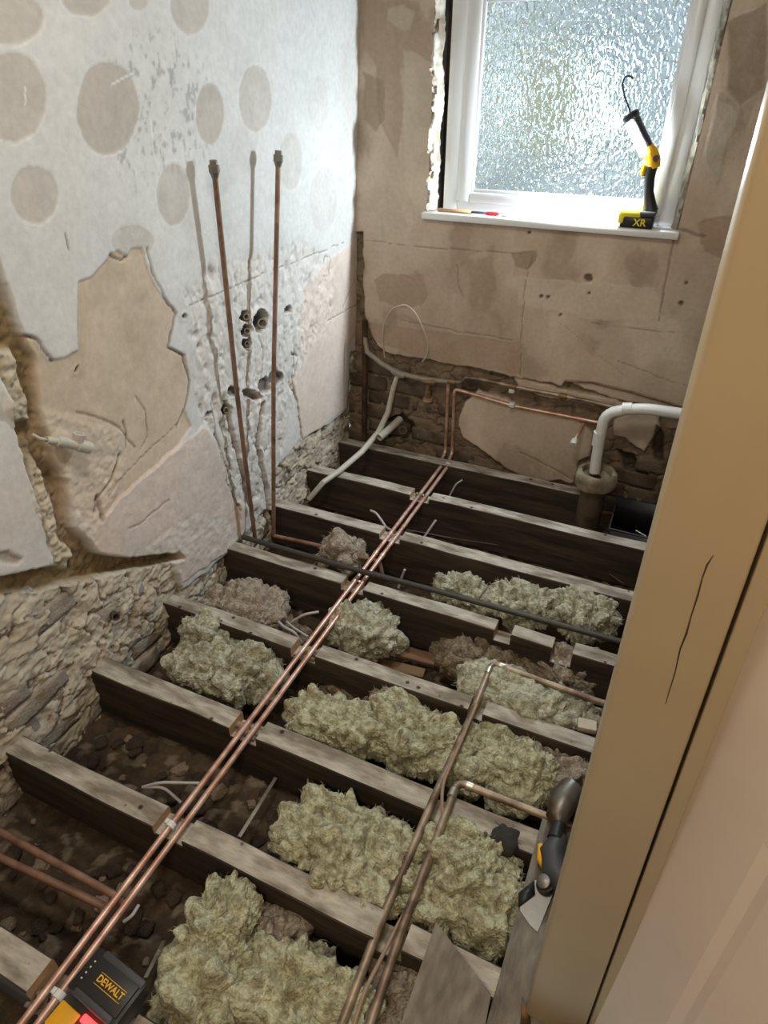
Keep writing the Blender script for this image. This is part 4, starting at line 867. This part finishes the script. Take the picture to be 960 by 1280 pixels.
# =================================================================== BATTERY PACK bottom left (on a laser level body)
zb = .085
pk_ = empty('battery_pack', PZ(135, 1235, .0)); pk_.location.z = 0.0
tag(pk_, 'black battery pack with yellow lettering clipped on a tool glowing red', 'battery')
cA, cB, cD = PZ(124, 1180, zb), PZ(184, 1229, zb), PZ(86, 1236, zb)
u = (cB - cA); uL = u.length; u = u.normalized(); vdir = Vector((u.y, -u.x, 0)); vL = abs((cD - cA).dot(vdir)); vL = min(max(vL, .06), .10)
Mx = Matrix(((u.x, -vdir.x, 0, cA.x + (u * uL / 2 + vdir * vL / 2).x), (u.y, -vdir.y, 0, cA.y + (u * uL / 2 + vdir * vL / 2).y), (0, 0, 1, zb), (0, 0, 0, 1)))
print('battery size', uL, vL)
MB().box((-uL / 2, -vL / 2, -.045), (uL / 2, vL / 2, -.004), bev=.007, M=Mx).obj('battery_case', BLACK, pk_)
MB().box((-uL / 2 + .012, -vL / 2 + .010, -.010), (uL / 2 - .008, vL / 2 - .010, .0), bev=.004, M=Mx).obj('raised_top', BLACK, pk_)
MB().box((-uL / 2 + .02, vL / 2 - .014, -.012), (uL / 2 - .004, vL / 2 + .002, -.001), bev=.004, M=Mx).obj('side_grip', DGREY, pk_)
MB().box((-uL / 2 + .02, -vL / 2 - .002, -.012), (uL / 2 - .012, -vL / 2 + .012, -.001), bev=.004, M=Mx).obj('side_grip', DGREY, pk_)
for k in range(4):
    MB().box((-uL / 2 + .0165, vL / 2 - .026 - k * .0105, -.001), (-uL / 2 + .0195, vL / 2 - .023 - k * .0105, .0008), M=Mx).obj('charge_dot', WPVC, pk_)
I_ = Matrix.Translation(-pk_.location)
text('DEWALT', .0165, I_ @ Mx @ Matrix.Translation((.012, .000, .0008)), YEL, pk_)
MB().box((.012 - .034, .0092, .0), (.012 + .034, .0104, .0008), M=Mx).obj('yellow_rule', YEL, pk_); MB().box((.012 - .034, -.0104, .0), (.012 + .034, -.0092, .0008), M=Mx).obj('yellow_rule', YEL, pk_)
MB().box((-uL / 2 - .01, -vL / 2 - .06, -.075), (uL / 2 - .01, vL / 2 - .02, -.045), bev=.006, M=Mx).obj('tool_body', DGREY, pk_)
MB().box((-uL / 2 - .005, -vL / 2 - .055, -.046), (-uL / 2 + .045, -vL / 2 - .012, -.040), bev=.003, M=Mx).obj('yellow_panel', YEL, pk_)
MB().box((-uL / 2 + .05, -vL / 2 - .020, -.046), (uL / 2 - .02, -vL / 2 - .006, -.038), bev=.003, M=Mx).obj('red_indicator', mat('red_glow', (255, 20, 20), .4, bump=0, emit=(1, .02, .02, 6)), pk_)['label'] = 'glowing red light strip'

# =================================================================== POWER TOOL by the door frame
pt = empty('power_tool', PZ(695, 1070, .02)); tag(pt, 'black and yellow power tool lying on the grey board, half hidden by the door frame', 'power tool')
T = lambda x, y, z: PZ(x, y, z)
MB().tube([T(716, 985, .06), T(705, 1000, .06), T(696, 1022, .055), T(698, 1034, .05)], [.030, .034, .026, .014], 12).obj('metal_head', mat('worn_metal', (120, 116, 110), .4, .7, col2=(88, 74, 58)), pt)
MB().tube([T(699, 1030, .055), T(694, 1050, .055)], [.016, .019], 14).obj('neck', BLACK, pt)
MB().tube([T(700, 1045, .05), T(690, 1066, .05), T(694, 1090, .05), T(706, 1104, .05)], [.018, .028, .030, .030], 16).obj('body', DGREY, pt)
MB().tube([T(676, 1056, .045), T(677, 1074, .045), T(686, 1090, .045), T(700, 1096, .045)], [.007, .011, .011, .009], 10).obj('yellow_band', YEL, pt)
c = T(682, 1104, .045); MB().tube([c, c + Vector((-.006, -.004, .012)), c + Vector((-.008, -.005, .016))], [.015, .015, .007], 16).obj('bolt', STEEL, pt)
MB().tube([c + Vector((0, 0, -.014)), c + Vector((-.001, -.001, .004))], [.019, .019], 16).obj('bolt_boss', BLACK, pt)
g = MB(); vs = [T(668, 1100, .03), T(650, 1118, .024), T(650, 1138, .022), T(662, 1156, .022), T(672, 1165, .022), T(690, 1120, .03), T(700, 1100, .035)]
k = len(vs); g.add(vs + [v - Vector((0, 0, .004)) for v in vs], [tuple(range(k)), tuple(range(k, 2 * k))[::-1]] + [(i, (i + 1) % k, k + (i + 1) % k, k + i) for i in range(k)]); g.obj('metal_guard', STEEL, pt)
g = MB(); vs = [T(668, 1100, .032), T(648, 1116, .027), T(648, 1134, .025), T(669, 1118, .030)]
g.add(vs + [v - Vector((0, 0, .003)) for v in vs], [(0, 1, 2, 3), (7, 6, 5, 4), (0, 1, 5, 4), (1, 2, 6, 5), (2, 3, 7, 6), (3, 0, 4, 7)]); g.obj('guard_flap', BLACK, pt)

# =================================================================== DOOR FRAME AND DOOR
fr = empty('trim_5', (.08, .55, 0)); tag(fr, kind='structure')
def leanbox(xb0, xb1, xt0, xt1, y0, y1, z0, z1, name, m, parent, bev=.004):
    bm = bmesh.new(); bmesh.ops.create_cube(bm, size=1)
    for v in bm.verts:
        t = v.co.z + .5; xa0 = xb0 + (xt0 - xb0) * t; xa1 = xb1 + (xt1 - xb1) * t
        v.co = (xa0 if v.co.x < 0 else xa1, y0 if v.co.y < 0 else y1, z0 + (z1 - z0) * t)
    bmesh.ops.bevel(bm, geom=bm.edges[:], offset=bev, segments=3, affect='EDGES', profile=.5)
    b = MB(); bm.verts.index_update(); b.add([v.co[:] for v in bm.verts], [[v.index for v in f.verts] for f in bm.faces]); bm.free(); return b.obj(name, m, parent)
leanbox(.046, .150, .012, .085, .55, .64, .0215, 2.1, 'door_jamb', CREAM, fr, .006)
leanbox(.060, .160, .030, .110, .548, .56, .0215, 2.1, 'architrave', CREAM, fr, .003) if False else None
leanbox(.1535, .1700, .0885, .11, .553, .62, .0215, 2.1, 'frame_stop', CREAM, fr, .002)
slab('trim_6', (.03, .55, 2.1), (1.0, .64, 2.2), CREAM)
# panelled door leaf, hinged on the frame and swung towards the camera
dr = empty('door_1', (.1575, .5545, .03)); tag(dr, kind='structure'); ang = math.radians(-55); dr.rotation_euler = (0, math.radians(-1.75), ang)
DW, DH, DT = .70, 1.98, .035
b = MB()
xs = [0, .11, .30, .40, .59, DW]; zs = [0, .20, .82, .98, 1.50, 1.62, 1.86, DH]
for i in range(5):
    for j in range(7):
        if i in (1, 3) and j in (1, 3, 5): continue
        b.box((xs[i], 0, zs[j]), (xs[i + 1], DT, zs[j + 1]))
def child(bb, name, m, parent):
    o = link(name, bb.mesh(name, angle=8), m, smooth=False); o.parent = parent; return o
child(b, 'door_leaf', DOORM, dr)
for i in (1, 3):
    for j in (1, 3, 5):
        x0, x1, z0, z1 = xs[i], xs[i + 1], zs[j], zs[j + 1]; q = MB(); e = .014; rr_ = .006
        for y, s in ((0, 1), (DT, -1)):
            o4 = [(x0, y, z0), (x1, y, z0), (x1, y, z1), (x0, y, z1)]; i4 = [(x0 + e, y + s * rr_, z0 + e), (x1 - e, y + s * rr_, z0 + e), (x1 - e, y + s * rr_, z1 - e), (x0 + e, y + s * rr_, z1 - e)]
            j4 = [(x0 + 2 * e, y + s * .003, z0 + 2 * e), (x1 - 2 * e, y + s * .003, z0 + 2 * e), (x1 - 2 * e, y + s * .003, z1 - 2 * e), (x0 + 2 * e, y + s * .003, z1 - 2 * e)]
            q.add(o4 + i4 + j4, [(k, (k + 1) % 4, 4 + (k + 1) % 4, 4 + k) for k in range(4)] + [(4 + k, 4 + (k + 1) % 4, 8 + (k + 1) % 4, 8 + k) for k in range(4)] + [(8, 9, 10, 11)])
        child(q, 'door_panel', DOORM, dr)
for z in (.25, 1.6):
    q = MB(); q.tube([(.0, -.004, z), (.0, -.004, z + .08)], .005, 10); child(q, 'hinge', GOLD, dr)
# unseen fittings: an added one for the bay fill, one for the landing light
for nm, loc, lab in (('unseen_light_fitting', (-.45, .85, 2.345), 'added flat square fill light over the stripped bay, out of view'), ('unseen_light_fitting', (.05, -.80, 2.335), 'flat square ceiling light of the landing behind the camera')):
    o = MB().box((-.18, -.18, -.02), (.18, .18, .055), bev=.004).obj(nm, WPVC); o.location = loc; tag(o, lab, 'light')

tag(MB().add([PZ(652, 1247, .03), PZ(662, 1262, .03), PZ(664, 1285, .022), PZ(650, 1285, .022), PZ(653, 1249, .045)], [(0, 1, 4), (0, 3, 2, 1), (0, 4, 3), (1, 2, 4), (2, 3, 4)]).obj('splintered_chip', BROWNB), 'small splintered brown chip at the foot of the door frame', 'chip')

# crack in the jamb paint
cp = [(892, 694), (884, 706), (878, 722), (872, 745), (864, 770), (858, 792), (850, 812), (844, 840), (836, 866), (832, 880)]
b = MB().tube([PY(x, y, .5497) for x, y in cp], [.0003, .0008, .0006, .0009, .0006, .0010, .0007, .0006, .0005, .0003], 6)
b.obj('paint_crack', JSIDE, fr)
# sub-parts: nest small pieces under the part that carries them
bpy.context.view_layer.update()
def nest(parent, part, names):
    host = next(c for c in parent.children if c.name.split('.')[0] == part)
    for c in list(parent.children):
        if c.name.split('.')[0] in names and c is not host:
            lm = c.matrix_local.copy() if c.name.startswith('lettering') else Matrix.Translation(c.location)
            c.parent = host; c.matrix_local = Matrix.Translation(-Vector(host.location)) @ lm
nest(lamp, 'head_shell', ('led_lens', 'head_cap', 'wire_hook'))
nest(lamp, 'battery', ('lettering', 'yellow_shoulder'))
nest(pk_, 'battery_case', ('raised_top', 'side_grip', 'charge_dot', 'lettering', 'yellow_rule'))
nest(pk_, 'tool_body', ('yellow_panel', 'red_indicator'))
nest(pt, 'metal_guard', ('guard_flap',))
